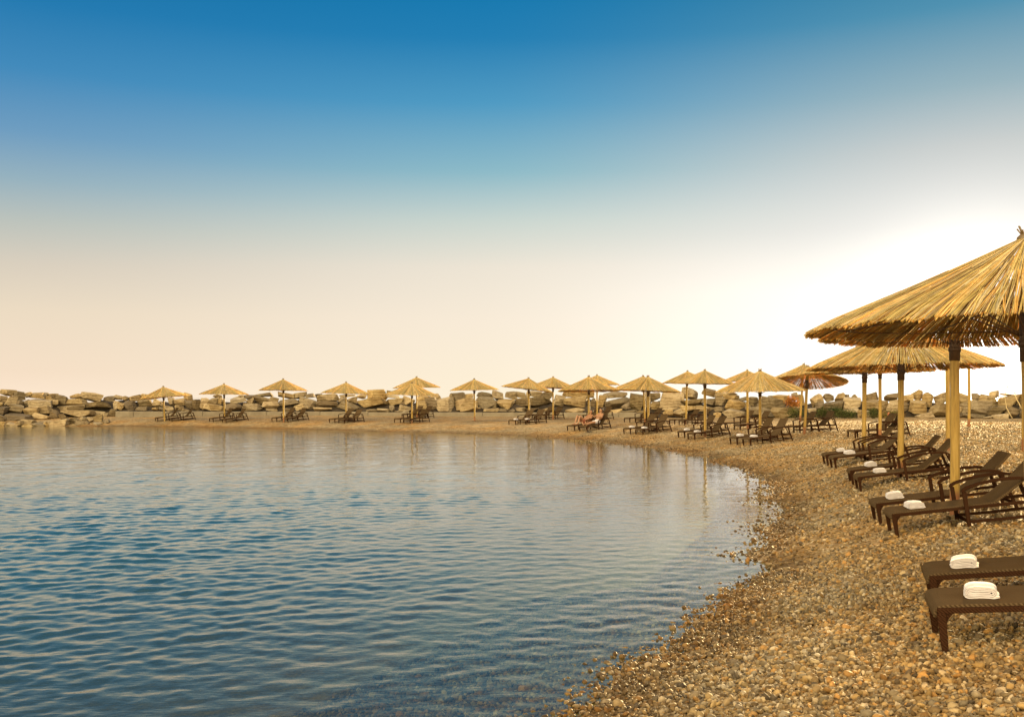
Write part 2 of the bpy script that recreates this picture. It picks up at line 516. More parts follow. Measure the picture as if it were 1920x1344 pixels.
def mat_simple(name, col, rough=.6, noise=None, spec=.4, bump=0, nscale=8, stretch=(1, 1, 1)):
    m, t = new_mat(name)
    tc = t.node('ShaderNodeTexCoord')
    mp = t.node('ShaderNodeMapping', {'Vector': tc.outputs['Object'], 'Scale': stretch})
    n = t.node('ShaderNodeTexNoise', {'Vector': mp.outputs[0], 'Scale': nscale, 'Detail': 6.0, 'Roughness': .6})
    c = t.mix(t.maprange(n.outputs[0], .3, .7), tuple(col) + (1,), tuple(noise or [x * .7 for x in col]) + (1,))
    kw = dict(col=c, rough=rough, spec=spec)
    if bump:
        kw['normal'] = t.node('ShaderNodeBump', {'Strength': .6, 'Distance': bump, 'Height': n.outputs[0]}).outputs[0]
    out(t, principled(t, **kw))
    return m


def mat_reed():
    m, t = new_mat('dry_reed')
    at = t.node('ShaderNodeAttribute', attribute_name='col')
    tc = t.node('ShaderNodeTexCoord')
    n = t.node('ShaderNodeTexNoise', {'Vector': tc.outputs['Object'], 'Scale': 9.0, 'Detail': 5.0})
    c = t.mix(t.maprange(n.outputs[0], .40, .66, 0, .6), at.outputs['Color'], t.mix(1.0, at.outputs['Color'], (.62, .54, .42, 1), 'MULTIPLY'))
    d = t.node('ShaderNodeBsdfDiffuse', {'Color': c})
    tr = t.node('ShaderNodeBsdfTranslucent', {'Color': t.mix(1.0, c, (1.2, .80, .26, 1), 'MULTIPLY')})
    gl = t.node('ShaderNodeBsdfGlossy', {'Color': (.9, .85, .7, 1), 'Roughness': .42})
    s = t.node('ShaderNodeMixShader', {0: .42, 1: d, 2: tr})
    out(t, t.node('ShaderNodeMixShader', {0: .05, 1: s, 2: gl}))
    return m


def mat_pole():
    m, t = new_mat('peeled_wood')
    tc = t.node('ShaderNodeTexCoord')
    mp = t.node('ShaderNodeMapping', {'Vector': tc.outputs['Object'], 'Scale': (9, 9, .7)})
    n = t.node('ShaderNodeTexNoise', {'Vector': mp.outputs[0], 'Scale': 3.0, 'Detail': 7.0, 'Roughness': .65})
    c = t.ramp(n.outputs[0], [(.25, (.07, .040, .008)), (.45, (.25, .15, .026)), (.6, (.31, .195, .042)), (.8, (.13, .075, .014))])
    sp = t.node('ShaderNodeSeparateXYZ', {0: tc.outputs['Object']})
    n2 = t.node('ShaderNodeTexNoise', {'Vector': tc.outputs['Object'], 'Scale': 5.0})
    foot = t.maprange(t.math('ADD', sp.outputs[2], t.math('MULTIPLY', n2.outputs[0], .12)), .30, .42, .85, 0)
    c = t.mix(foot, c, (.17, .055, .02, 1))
    b = t.node('ShaderNodeBump', {'Strength': .5, 'Distance': .006, 'Height': n.outputs[0]})
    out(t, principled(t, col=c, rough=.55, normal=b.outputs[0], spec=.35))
    return m


def mat_wicker(name, col, col2, pitch=70.0):
    m, t = new_mat(name)
    tc = t.node('ShaderNodeTexCoord')
    sp = t.node('ShaderNodeSeparateXYZ', {0: tc.outputs['Object']})
    a = t.math('ADD', sp.outputs[0], sp.outputs[2])
    fx = t.math('SINE', t.math('MULTIPLY', a, pitch * 2 * math.pi / 2))
    fy = t.math('SINE', t.math('MULTIPLY', t.math('ADD', sp.outputs[1], t.math('MULTIPLY', sp.outputs[2], .3)), pitch * 2 * math.pi / 2))
    wv = t.maprange(t.math('MULTIPLY', fx, fy), -.6, .6)
    n = t.node('ShaderNodeTexNoise', {'Vector': tc.outputs['Object'], 'Scale': 4.0, 'Detail': 4.0})
    c = t.mix(wv, tuple(col) + (1,), tuple(col2) + (1,))
    c = t.mix(t.maprange(n.outputs[0], .3, .7, 0, .4), c, t.mix(1.0, c, (.7, .65, .6, 1), 'MULTIPLY'))
    b = t.node('ShaderNodeBump', {'Strength': .5, 'Distance': .004, 'Height': wv})
    out(t, principled(t, col=c, rough=.8, normal=b.outputs[0], spec=0.0))
    return m


def mat_attr(name, rough=.6, translucent=0):
    m, t = new_mat(name)
    at = t.node('ShaderNodeAttribute', attribute_name='col')
    if translucent:
        d = t.node('ShaderNodeBsdfDiffuse', {'Color': at.outputs['Color']})
        tr = t.node('ShaderNodeBsdfTranslucent', {'Color': at.outputs['Color']})
        out(t, t.node('ShaderNodeMixShader', {0: translucent, 1: d, 2: tr}))
    else:
        out(t, principled(t, col=at.outputs['Color'], rough=rough))
    return m

M = {}
M['ground'] = mat_ground()
M['pebble'] = mat_pebble()
M['water'] = mat_water()
M['rock'] = mat_rock()
M['reed'] = mat_reed()
M['rubble'] = mat_simple('gap_shade_rubble', (.045, .030, .017), .95, (.020, .014, .008), nscale=2.5, bump=.1)  # near-black colour paints the shade in the gaps between boulders
M['pole'] = mat_pole()
M['dark_top'] = mat_simple('dark_pole_top', (.07, .035, .015), .6, (.035, .016, .008), nscale=12)
M['wire'] = mat_simple('rusty_wire', (.10, .055, .025), .6, nscale=30)
M['wicker'] = mat_wicker('brown_wicker', (.100, .067, .036), (.045, .028, .014))
M['frame'] = mat_wicker('dark_wicker_frame', (.045, .020, .010), (.022, .010, .005), 90.0)
M['concrete'] = mat_simple('weathered_concrete', (.21, .175, .12), .9, (.15, .12, .08), nscale=1.5, bump=.02)
M['leaf'] = mat_attr('leaf', .6, .35)
M['stem'] = mat_simple('woody_stem', (.12, .08, .04), .8)
M['straw'] = mat_simple('dead_straw', (.55, .42, .22), .8, nscale=20)
M['skin'] = mat_simple('tanned_skin', (.30, .155, .078), .5, (.25, .12, .058), nscale=5)
M['hair'] = mat_simple('dark_brown_hair', (.035, .02, .012), .5, nscale=30)
M['shorts'] = mat_simple('pale_cloth', (.50, .46, .46), .9, (.42, .38, .38), nscale=12)
M['trunks'] = mat_simple('rust_cloth', (.30, .10, .05), .9, nscale=12)
M['sandal'] = mat_simple('dark_rubber', (.03, .02, .015), .7)
M['redpost'] = mat_simple('faded_red_paint', (.42, .12, .04), .7, (.30, .09, .035), nscale=14)


def mat_towel():
    m, t = new_mat('white_terry')
    tc = t.node('ShaderNodeTexCoord')
    n = t.node('ShaderNodeTexNoise', {'Vector': tc.outputs['Object'], 'Scale': 160.0, 'Detail': 3.0})
    n2 = t.node('ShaderNodeTexNoise', {'Vector': tc.outputs['Object'], 'Scale': 14.0, 'Detail': 4.0})
    b = t.node('ShaderNodeBump', {'Strength': .5, 'Distance': .004, 'Height': t.math('ADD', n.outputs[0], n2.outputs[0])})
    c = t.mix(t.maprange(n2.outputs[0], .3, .7), (.50, .46, .46, 1), (.43, .38, .38, 1))
    out(t, principled(t, col=c, rough=.95, normal=b.outputs[0], spec=.1, sheen=.3))
    return m
M['towel'] = mat_towel()

# ------------------------------------------------------------------ ground and water sheets
def polar(r, a):
    rr, aa = np.meshgrid(r, a, indexing='ij')
    x = rr * np.sin(aa); y = rr * np.cos(aa)
    nr, na = rr.shape
    i = np.arange(nr - 1)[:, None] * na + np.arange(na - 1)[None, :]
    f = np.stack([i, i + 1, i + na + 1, i + na], -1).reshape(-1, 4)
    return x.ravel(), y.ravel(), rr.ravel(), f

ang_g = np.radians(np.concatenate([np.linspace(-180, -50, 60, endpoint=False), np.linspace(-50, 45, 420, endpoint=False), np.linspace(45, 180, 61)]))
x, y, r, f = polar(np.concatenate([np.linspace(.05, 2.4, 12), np.exp(np.linspace(math.log(2.5), math.log(140), 460))]), ang_g)
gzv = ground(x, y)
gm = np_mesh('beach', np.stack([x, y, gzv], -1), f, M['ground'])
tag(link(bpy.data.objects.new('beach', gm)), kind='structure')

ang_w = np.radians(np.concatenate([np.linspace(-180, -46, 50, endpoint=False), np.linspace(-46, 40, 900, endpoint=False), np.linspace(40, 180, 51)]))
x, y, r, f = polar(np.concatenate([np.linspace(.05, 2.4, 10), np.exp(np.linspace(math.log(2.5), math.log(120), 820)), np.exp(np.linspace(math.log(123), math.log(9000), 30))]), ang_w)
gw = ground(x, y)
depth = WATER - gw
depth = np.where(r > 125, 4.0, depth)
dr = np.maximum(r * .0047, r * math.radians(86 / 900))
h = np.zeros_like(x)
wr = np.random.default_rng(3)
for k in range(90):
    lam = math.exp(wr.uniform(math.log(.10), math.log(.50))) if k < 78 else wr.uniform(.8, 2.2)
    th = R_(-14) + wr.normal(0, .72)          # wave travel direction away from the y axis
    kx, ky = math.sin(th), math.cos(th)
    amp = (.0034 if k < 78 else .0013) * lam
    kk = 2 * math.pi / lam
    att = np.exp(-(1.7 * dr / lam) ** 2)
    phs = kk * (kx * x + ky * y) + wr.uniform(0, 6.28) + 1.2 * hash_noise(x + 13 * k, y, .25 / max(lam, .5))
    s = np.sin(phs)
    h += amp * att * (s + .25 * np.cos(2 * phs))
gust = .8 + .7 * (hash_noise(x, y, .12) + .5 * hash_noise(x, y, .31))
h *= np.clip(depth / 1.0, .30, 1) * np.interp(r, [5, 10, 22, 45], [.95, 1.05, .95, .72]) * np.where(r < 125, 1, 0) * np.clip(gust, .3, 1.5)
wm = np_mesh('water', np.stack([x, y, WATER + h], -1), f, M['water'], attrs={'depth': depth})
tag(link(bpy.data.objects.new('water', wm)), kind='structure')

# ------------------------------------------------------------------ pebbles (nobody could count them)
def rand_rot(n, g):
    q = g.normal(size=(n, 4)); q[:, 1:3] *= .45     # stones lie mostly flat
    q /= np.linalg.norm(q, axis=1)[:, None]
    w_, a, b, c = q.T
    return np.stack([np.stack([1 - 2 * (b * b + c * c), 2 * (a * b - c * w_), 2 * (a * c + b * w_)], -1),
                     np.stack([2 * (a * b + c * w_), 1 - 2 * (a * a + c * c), 2 * (b * c - a * w_)], -1),
                     np.stack([2 * (a * c - b * w_), 2 * (b * c + a * w_), 1 - 2 * (a * a + b * b)], -1)], 1)

PCOL = np.array([(.50, .34, .14), (.56, .39, .17), (.44, .31, .15), (.34, .26, .15), (.60, .47, .27), (.30, .20, .09), (.54, .31, .10), (.40, .33, .22), (.66, .55, .38), (.22, .17, .11)])


def pebbles(name, n, zr, base, rad, g, dmin):
    # points uniform over the wedge the photo sees
    Z = np.sqrt(g.uniform(zr[0] ** 2, zr[1] ** 2, n * 3))
    X = Z * g.uniform(-.62, .62, n * 3)
    d = shore_dist(X, Z)
    keep = g.uniform(0, 1, n * 3) < np.clip((zr[1] - Z) / (zr[1] - zr[0]) * 1.6, 0, 1) ** 1.5
    if zr[0] < 8: keep[:] = True
    ok = keep & (d > dmin) & (X < Z * .60 + .2)
    X, Z = X[ok][:n], Z[ok][:n]
    n = len(X)
    bv, bf = base
    rr = rad * np.exp(g.normal(0, .38, n))
    rr = np.minimum(rr, rad * 2.6)
    sc = np.stack([np.ones(n), g.uniform(.65, .95, n), g.uniform(.40, .62, n)], -1) * rr[:, None]
    Rm = rand_rot(n, g)
    lump = 1 + .16 * g.normal(size=(n, len(bv)))[:, :, None] * .8
    v = bv[None] * lump * sc[:, None, :]
    v = np.einsum('nij,nkj->nki', Rm, v)
    zz = ground(X, Z) + rr * g.uniform(.05, .55, n)
    v += np.stack([X, Z, zz], -1)[:, None, :]
    c = PCOL[g.integers(0, len(PCOL), n)]
    c = (c * .86 + c.mean(1, keepdims=True) * np.array([.17, .14, .09])) * g.uniform(.26, .68, n)[:, None]
    cols = np.repeat(c, len(bv), axis=0)
    f = (bf[None] + (np.arange(n) * len(bv))[:, None, None]).reshape(-1, 3)
    me = np_mesh(name, v.reshape(-1, 3), f, M['pebble'], True, cols)
    return link(bpy.data.objects.new(name, me))

pg = np.random.default_rng(21)
tag(pebbles('pebbles', 66000, (4.2, 11.5), ICO1, .0145, pg, -2.6), 'golden brown pebbles covering the near beach', 'pebbles', kind='stuff')
tag(pebbles('pebbles', 150000, (11.5, 58), OCT, .0185, pg, -1.2), 'smaller looking pebbles further along the beach', 'pebbles', kind='stuff')

# ------------------------------------------------------------------ breakwater
A = []   # (origin x, origin y, boxes in zoomed pixels); one entry per rock seen in the photo
STRIPS = [
 (0, 725, [(0,280,50,165),(245,460,90,240),(430,600,100,190),(470,830,110,220),(700,870,105,170),(870,1060,125,200),(830,980,165,330),(1020,1230,150,320),(1250,1480,125,205),(1470,1880,100,275),
  (-60,130,165,290),(-60,60,280,370),(100,310,180,360),(160,420,320,490),(300,440,240,350,1),(430,560,235,350),(520,930,230,410),(960,1060,240,340),(1190,1560,215,345),(1010,1500,330,420),(1480,1950,275,415),(450,680,370,520),(630,970,340,480),(-60,170,360,490,1),
  (130,560,480,630,1),(590,920,470,610),(1050,1180,490,570),(1160,1680,425,555),(1620,1900,425,520),(1250,1420,560,650),(1450,1600,540,620),(1580,1690,550,640),(1680,1850,500,650),(-60,110,500,620),(910,1060,420,560,1),
  (860,1240,575,725),(1350,1590,610,710),(1690,1870,640,740),(-60,80,630,730),(80,320,640,745),(300,430,610,725),(400,640,590,680),(420,620,660,745),(560,860,640,750),(740,930,630,735),(1230,1460,670,740),(1850,1980,590,680),(1100,1220,560,610)]),
 (190, 725, [(40,240,170,270),(220,400,150,230),(400,500,170,260),(480,710,145,260),(210,330,260,410),(310,420,280,410),(400,620,260,420,1),(630,920,210,375),(930,1110,220,365),(680,860,130,215),(860,1100,130,225),(640,820,360,440),(910,1040,370,440),(1040,1140,365,445),(1160,1310,350,445),(1190,1300,200,340),(1300,1510,210,335),(1320,1480,330,430),(1500,1650,250,385,1),(1480,1640,110,260),(1640,1780,240,430),(1750,1960,210,400),(1840,2000,310,430),(80,250,410,590),(0,110,470,610),(40,520,585,700),(1440,1600,390,450)]),
 (380, 725, [(100,270,195,380),(190,350,140,215),(260,380,205,310),(120,370,310,435),(470,790,175,310),(630,750,150,195),(740,950,150,225,1),(790,930,200,305),(930,1210,155,315),(880,1250,105,175),(1200,1380,180,285),(720,1060,300,430),(1060,1390,270,420),(400,700,300,430,1),(1140,1350,385,445),(1360,1640,95,222),(1640,1870,95,215),(1360,1730,215,335),(1640,1920,310,440),(1480,1640,385,450),(1870,2020,120,195)]),
 (570, 725, [(-80,230,195,420),(210,320,130,205),(250,620,130,270),(230,600,260,405,1),(620,770,180,280),(770,960,180,300),(650,920,138,195),(600,1010,270,435),(960,1130,140,215),(970,1540,190,405),(1150,1490,58,255),(1490,1640,70,160),(1480,1780,210,365),(1480,1720,145,215),(1540,1640,340,445),(1320,1540,390,455),(1120,1320,400,455),(180,500,370,445),(1700,1920,320,450),(1770,2000,170,315),(1630,1730,430,465),(1760,1890,410,480)]),
 (760, 725, [(230,460,150,265),(220,400,260,430),(360,600,200,430,1),(450,640,130,295),(560,880,190,465),(770,880,120,245),(850,1070,108,295),(1060,1220,130,245),(910,1290,200,415),(1290,1560,98,215),(1270,1620,190,395),(1510,1590,180,285),(1560,1760,72,235),(1540,1680,240,365),(1660,1960,230,405),(1800,2010,88,230),(1000,1340,375,465),(1410,1680,385,455),(1680,1850,390,455,1),(1850,1980,400,460)]),
 (950, 725, [(150,340,90,205),(350,440,78,195),(430,640,78,205),(620,830,98,245),(180,800,190,395),(160,340,370,450),(340,570,380,450,1),(560,790,385,455),(840,1050,152,375),(1030,1550,68,190),(1040,1470,170,385),(1070,1460,370,460),(1490,1650,210,395,1),(1640,1800,158,375),(1720,2150,85,205),(1780,2200,195,410)]),
 (1140, 725, [(240,430,270,425,1),(390,660,130,415),(640,760,100,380),(750,940,118,275),(750,940,265,400),(930,1330,88,405),(1320,1620,18,225),(1310,1720,215,345),(1700,1960,215,345),(1290,1600,340,440),(1580,1900,340,435),(1680,1960,28,185),(1000,1200,410,530),(1170,1400,400,540),(250,550,425,545),(500,680,440,550),(0,240,400,530)]),
 (1330, 725, [(110,300,180,355),(130,520,98,195),(250,530,150,245),(300,680,230,415),(540,760,178,265),(690,890,188,360),(80,250,360,465),(260,660,400,550),(940,1330,180,425),(1150,1450,150,275),(1060,1170,158,215),(1480,1620,108,240),(1590,1700,150,335),(730,1150,360,550),(1120,1500,380,570),(1410,1620,360,450),(80,220,460,550),(640,760,330,420,1),(860,960,300,420,1)]),
 (1520, 720, [(0,220,188,435),(230,400,178,315),(430,610,162,315),(600,680,190,255),(750,840,188,280),(590,920,240,465),(100,280,310,465,1),(230,580,300,490),(500,850,420,510),(980,1220,148,305),(920,1400,290,505),(1380,1800,290,510),(1340,1560,168,305,1),(1680,1830,190,325),(1830,2010,108,295),(1800,2080,300,525),(840,920,470,615),(-60,100,430,520),(900,1100,480,620),(1150,1400,490,620)]),
 (1720, 690, [(80,260,450,700),(320,550,448,665),(220,560,640,870),(700,900,458,645),(770,1290,600,880),(960,1160,458,610),(1150,1420,478,690),(1300,1470,408,535),(1440,1830,480,715),(1480,1830,458,525),(1300,1620,690,870),(1620,1850,700,880),(1370,1610,820,912),(0,300,790,905),(770,1160,810,905),(1830,2050,460,690),(1850,2040,690,905),(1200,1380,860,908),(560,800,640,860)]),
]
K = 200.0 / 1920.0
rr_ = np.random.default_rng(11)


def rock_mesh(name, hx, hy, hz, g):
    bv, bf = ICO3
    th = g.normal(0, .5); ph = g.normal(0, .16); ps = g.normal(0, .2)
    Rm = np.array(Matrix.Rotation(th, 3, 'Z') @ Matrix.Rotation(ph, 3, 'Y') @ Matrix.Rotation(ps, 3, 'X'))
    hs = np.array([hx, hy, hz])
    pl = []; dd = []
    for a in range(3):
        for s in (1, -1):
            n = np.zeros(3); n[a] = s
            n = n + g.normal(0, .17, 3); n /= np.linalg.norm(n)
            pl.append(Rm @ n); dd.append(np.linalg.norm(n * hs) * g.uniform(.85, 1.0))
    for _ in range(int(g.integers(3, 7))):
        n = g.normal(size=3); n /= np.linalg.norm(n)
        pl.append(n); dd.append(np.linalg.norm(n * hs) * g.uniform(.76, 1.05))
    pl = np.array(pl); dd = np.array(dd)
    dirs = bv * hs; dirs = dirs / np.linalg.norm(dirs, axis=1)[:, None]
    q = np.maximum(dirs @ pl.T, 1e-4) / dd
    rad = (q ** 60).sum(1) ** (-1 / 60)
    v = dirs * rad[:, None]
    # chipped, weathered surface
    k = 1 + .022 * np.sin(v[:, [0]] * 5.1 + v[:, [2]] * 7.3 + g.uniform(0, 6)) * np.sin(v[:, [1]] * 6.1 + v[:, [2]] * 3.3 + g.uniform(0, 6)) \
          + .008 * np.sin(v[:, [0]] * 13 + g.uniform(0, 6)) * np.sin(v[:, [2]] * 15 + v[:, [1]] * 11 + g.uniform(0, 6))
    v = v * k
    lo, hi = v.min(0), v.max(0)
    v = (v - (lo + hi) / 2) / ((hi - lo) / 2) * hs
    return np_mesh(name, v, bf, M['rock'], False)

LAND = [(0, 'at the left edge'), (110, 'left of the umbrella in water'), (309, 'behind the umbrella in water'), (421, 'behind second umbrella from left'),
        (532, 'behind third umbrella from left'), (649, 'behind fourth umbrella from left'), (777, 'behind the overlapping umbrella pair'), (890, 'behind the lone umbrella'),
        (992, 'behind the tilted umbrella'), (1112, 'behind the two sunbathers'), (1213, 'behind the two close poles'), (1304, 'behind the peaked umbrella pair'),
        (1415, 'behind the wide ragged umbrella'), (1503, 'beside the rust bush'), (1590, 'above the green shrubs'), (1690, 'between the tall near poles'),
        (1800, 'beside the thin bare post'), (1890, 'by the dry stalks')]
ORD = ['first', 'second', 'third', 'fourth', 'fifth', 'sixth', 'seventh', 'eighth', 'ninth', 'tenth', 'eleventh', 'twelfth', 'thirteenth', 'fourteenth', 'fifteenth']
rocks = []
for ox, oy, boxes in STRIPS:
    for bx in boxes:
        x0, x1 = ox + bx[0] * K, ox + bx[1] * K
        y0, y1 = oy + bx[2] * K, oy + bx[3] * K
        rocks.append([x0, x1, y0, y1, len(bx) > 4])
for q in rocks:
    x0, x1, y0, y1, dark = q
    cx_, cy_ = (x0 + x1) / 2, (y0 + y1) / 2
    D = float(wall_d(cx_))
    up = (784 - cy_) / 40.0                 # 0 at the foot, about 1 at the crest
    Z = D - 1.3 + 2.3 * max(-.4, up)
    if cx_ < 215 and cy_ > 783: Z = 72.0 - (cy_ - 783) * .10
    if cx_ >= 1470 and cy_ > 776: Z = D - 1.6
    s = Z / F
    hx, hz = (x1 - x0) / 2 * s * 1.10, (y1 - y0) / 2 * s * 1.14
    hy = max(.35, .55 * hx + .45 * hz) * rr_.uniform(.8, 1.1)
    p = wpt(cx_, cy_, Z + hy * .35)
    o = link(bpy.data.objects.new('boulder' if hx * 2 > .8 else 'rock', rock_mesh('boulder', hx, hy, hz, rr_)))
    o.location = p
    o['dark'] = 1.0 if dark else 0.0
    j = min(range(len(LAND)), key=lambda i: abs(LAND[i][0] - cx_))
    row = 'top' if cy_ < 748.5 else ('upper' if cy_ < 757 else ('middle' if cy_ < 766 else ('lower' if cy_ < 776 else 'bottom')))
    asp = (x1 - x0) / (y1 - y0)
    big = (x1 - x0) * (y1 - y0)
    shape = ('flat slab' if asp > 2.6 else ('long block' if asp > 1.8 else ('upright rock' if asp < .85 else ('boulder' if big > 500 else 'rock'))))
    size = 'big' if big > 600 else ('small' if big < 140 else '')
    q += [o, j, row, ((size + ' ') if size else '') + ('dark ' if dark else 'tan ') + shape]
groups = {}
for q in rocks:
    groups.setdefault((q[6], q[7], q[8]), []).append(q)
for (j, row, desc), lst in groups.items():
    lst.sort(key=lambda q: q[0] + q[1])
    for i, q in enumerate(lst):
        lab = desc + ' in the ' + row + ' row ' + LAND[j][1]
        if len(lst) > 1:
            lab = ORD[i] + ' ' + desc + ' from left, ' + row + ' row ' + LAND[j][1]
        tag(q[5], lab, 'rock', 'rocks of the breakwater')

# the rubble bank that carries the boulders, its colour painted as gap shade
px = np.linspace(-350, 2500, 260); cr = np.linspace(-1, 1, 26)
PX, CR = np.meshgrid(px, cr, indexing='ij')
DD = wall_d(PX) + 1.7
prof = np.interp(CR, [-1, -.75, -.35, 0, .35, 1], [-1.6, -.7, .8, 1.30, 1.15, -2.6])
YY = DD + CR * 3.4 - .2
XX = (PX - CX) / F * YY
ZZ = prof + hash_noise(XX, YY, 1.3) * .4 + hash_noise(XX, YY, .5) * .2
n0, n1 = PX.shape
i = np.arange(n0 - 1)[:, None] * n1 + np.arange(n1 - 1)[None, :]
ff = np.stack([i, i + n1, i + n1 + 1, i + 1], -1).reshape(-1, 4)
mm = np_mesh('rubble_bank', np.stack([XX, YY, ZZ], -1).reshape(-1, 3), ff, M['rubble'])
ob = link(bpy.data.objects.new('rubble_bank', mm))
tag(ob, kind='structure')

# low concrete kerb wall at the foot of the rocks, cast in bays
wl = empty('concrete_wall', wpt(216, 785, float(wall_d(216)) - 2.2))
base = wl.location.copy()
edges = [216, 250, 306, 380, 500, 600, 690, 800, 905, 1010, 1102, 1160, 1200]
for a, b in zip(edges[:-1], edges[1:]):
    m = MB()
    pa = wpt(a + .3, 784, float(wall_d(a)) - 2.2); pb = wpt(b - .3, 784, float(wall_d(b)) - 2.2)
    top = 771.0 if b < 400 else (772 if b < 800 else 773)
    za = wpt(a, top + random.uniform(-.4, .4), float(wall_d(a)) - 2.2).z; zb = za + random.uniform(-.01, .01)
    d = Vector((pb.x - pa.x, pb.y - pa.y, 0)).normalized(); nrm = Vector((-d.y, d.x, 0)) * .38
    v = []
    for q, zt in ((pa, za), (pb, zb)):
        for off in (Vector((0, 0, 0)), nrm):
            r_ = q + off - base
            v += [(r_.x, r_.y, -.9), (r_.x, r_.y, zt - base.z)]
    m.add(v, [(0, 4, 5, 1), (2, 3, 7, 6), (1, 5, 7, 3), (0, 1, 3, 2), (4, 6, 7, 5), (0, 2, 6, 4)])
    m.build('wall_bay', M['concrete'], wl, bevel=.03)
tag(wl, 'low pale concrete wall along the foot of the rocks behind the umbrellas', 'wall')

# ------------------------------------------------------------------ straw umbrellas
CR_, CD_ = 1.70, .76          # built radius and drop of the canopy


def canopy_mesh(seed):
    g = np.random.default_rng(seed)
    spec = [(480, .03, .10, 1.0, 0.0), (420, .35, .75, 1.0, -.007), (500, .55, 1.05, 1.0, .006), (760, 1.0, 1.35, 1.0, .008)]
    V = []; Fc = []; Cc = []; base = 0
    NS = 6
    pal = np.array([(.76, .60, .20), (.82, .65, .24), (.68, .52, .15), (.54, .40, .13), (.82, .69, .34), (.78, .50, .12), (.36, .25, .10), (.68, .59, .34)])
    bunch = g.uniform(.78, 1.2, 48)
    for (n, a0, a1, _, dz) in spec:
        th = np.sort(g.uniform(0, 2 * math.pi, n)) if a0 > .3 else np.linspace(0, 2 * math.pi, n, endpoint=False) + g.normal(0, .006, n)
        r0 = g.uniform(a0, a1, n); r1 = CR_ * (1 + g.normal(0, .009, n)) + .02
        sk = g.normal(0, .035, n)
        rad = g.uniform(.0034, .0062, n)
        off = dz + g.normal(0, .004, n)
        c = pal[g.integers(0, len(pal), n)] * bunch[(th / (2 * math.pi) * 48).astype(int) % 48][:, None] * g.uniform(.8, 1.15, n)[:, None]
        t = np.linspace(0, 1, NS)
        rr = r0[:, None] + (r1 - r0)[:, None] * t[None]
        ta = th[:, None] + sk[:, None] * (t[None] - .5) * .6
        fold = .016 * np.abs(np.sin(ta * 9 + seed)) * (rr / CR_)
        # a cone whose last hand's breadth beyond the hoop droops a little
        z = -CD_ * (rr / CR_) - .012 * np.sin(np.pi * np.clip(rr / CR_, 0, 1)) + fold + off[:, None] - .10 * np.clip(rr - 1.52, 0, 1)
        cx, cy = rr * np.cos(ta), rr * np.sin(ta)
        P = np.stack([cx, cy, z], -1)                       # n, NS, 3
        ur = np.stack([-np.sin(th), np.cos(th), np.zeros(n)], -1)
        up = np.array([0, 0, 1.0])
        ring = []
        for k in range(3):
            a = 2 * math.pi * k / 3 + .5
            ring.append(P + (ur[:, None, :] * math.cos(a) + up * math.sin(a)) * (rad[:, None, None] * (.75 + .5 * t[None, :, None])))
        vv = np.stack(ring, 2).reshape(n, -1, 3)            # n, NS*3, 3
        ff = []
        for s in range(NS - 1):
            for k in range(3):
                a = s * 3 + k; b = s * 3 + (k + 1) % 3
                ff.append((a, b, b + 3, a + 3))
        ff = np.array(ff)
        V.append(vv.reshape(-1, 3)); Cc.append(np.repeat(c, NS * 3, axis=0))
        Fc.append((ff[None] + (np.arange(n) * NS * 3)[:, None, None]).reshape(-1, 4) + base)
        base += n * NS * 3
    return np_mesh('canopy', np.concatenate(V), np.concatenate(Fc), M['reed'], True, np.concatenate(Cc))

CAN = [canopy_mesh(s) for s in (1, 2, 3)]
# hoops and stays
def hoop_mesh(rr, rad):
    m = MB(); n = 40
    pts = [(rr * math.cos(2 * math.pi * k / n), rr * math.sin(2 * math.pi * k / n), -CD_ * rr / CR_ - .045) for k in range(n + 1)]
    m.tube(pts, rad, 5, caps=False)
    return m.mesh('hoop', M['wire'], True)
HOOP = [hoop_mesh(1.52, .006), hoop_mesh(.95, .005)]
def strut_mesh():
    m = MB(); m.tube([(.055, 0, -.86), (.6, 0, -.60), (1.52, 0, -CD_ * 1.52 / CR_ - .05)], .006, 5)
    return m.mesh('strut', M['wire'], True)
STRUT = strut_mesh()
def cap_mesh():
    m = MB(); m.tube([(0, 0, -.06), (0, 0, -.005), (0, 0, .02), (0, 0, .035)], [.085, .075, .05, .012], 12)
    for k in range(14):
        a = k * 2.4; r1 = .06 + .02 * random.random()
        m.tube([(.03 * math.cos(a), .03 * math.sin(a), 0), (r1 * math.cos(a), r1 * math.sin(a), .05 + .05 * random.random())], .006, 4)
    return m.mesh('cap', M['reed'], True)
CAP = cap_mesh()
_cc = CAP.attributes.new('col', 'FLOAT_COLOR', 'POINT'); _cc.data.foreach_set('color', [.22, .15, .07, 1] * len(CAP.vertices))
def pole_mesh():
    m = MB(); pts = []; rd = []
    for k in range(14):
        z = -.35 + k / 13.0 * 3.2
        pts.append((.006 * math.sin(z * 2.1), .006 * math.cos(z * 1.7), z)); rd.append(.060 - .006 * k / 13 + .0015 * math.sin(k * 2.3))
    m.tube(pts, rd, 14)
    return m.mesh('pole', M['pole'], True)
POLE = pole_mesh()              # 2.85 m above the ground at scale 1
def top_band_mesh():
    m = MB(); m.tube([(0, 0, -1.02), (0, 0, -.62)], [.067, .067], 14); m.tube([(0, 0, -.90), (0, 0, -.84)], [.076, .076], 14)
    return m.mesh('pole_top_band', M['dark_top'], True)
TOP_BAND = top_band_mesh()  # dark, slightly thicker tube round the top of the pole

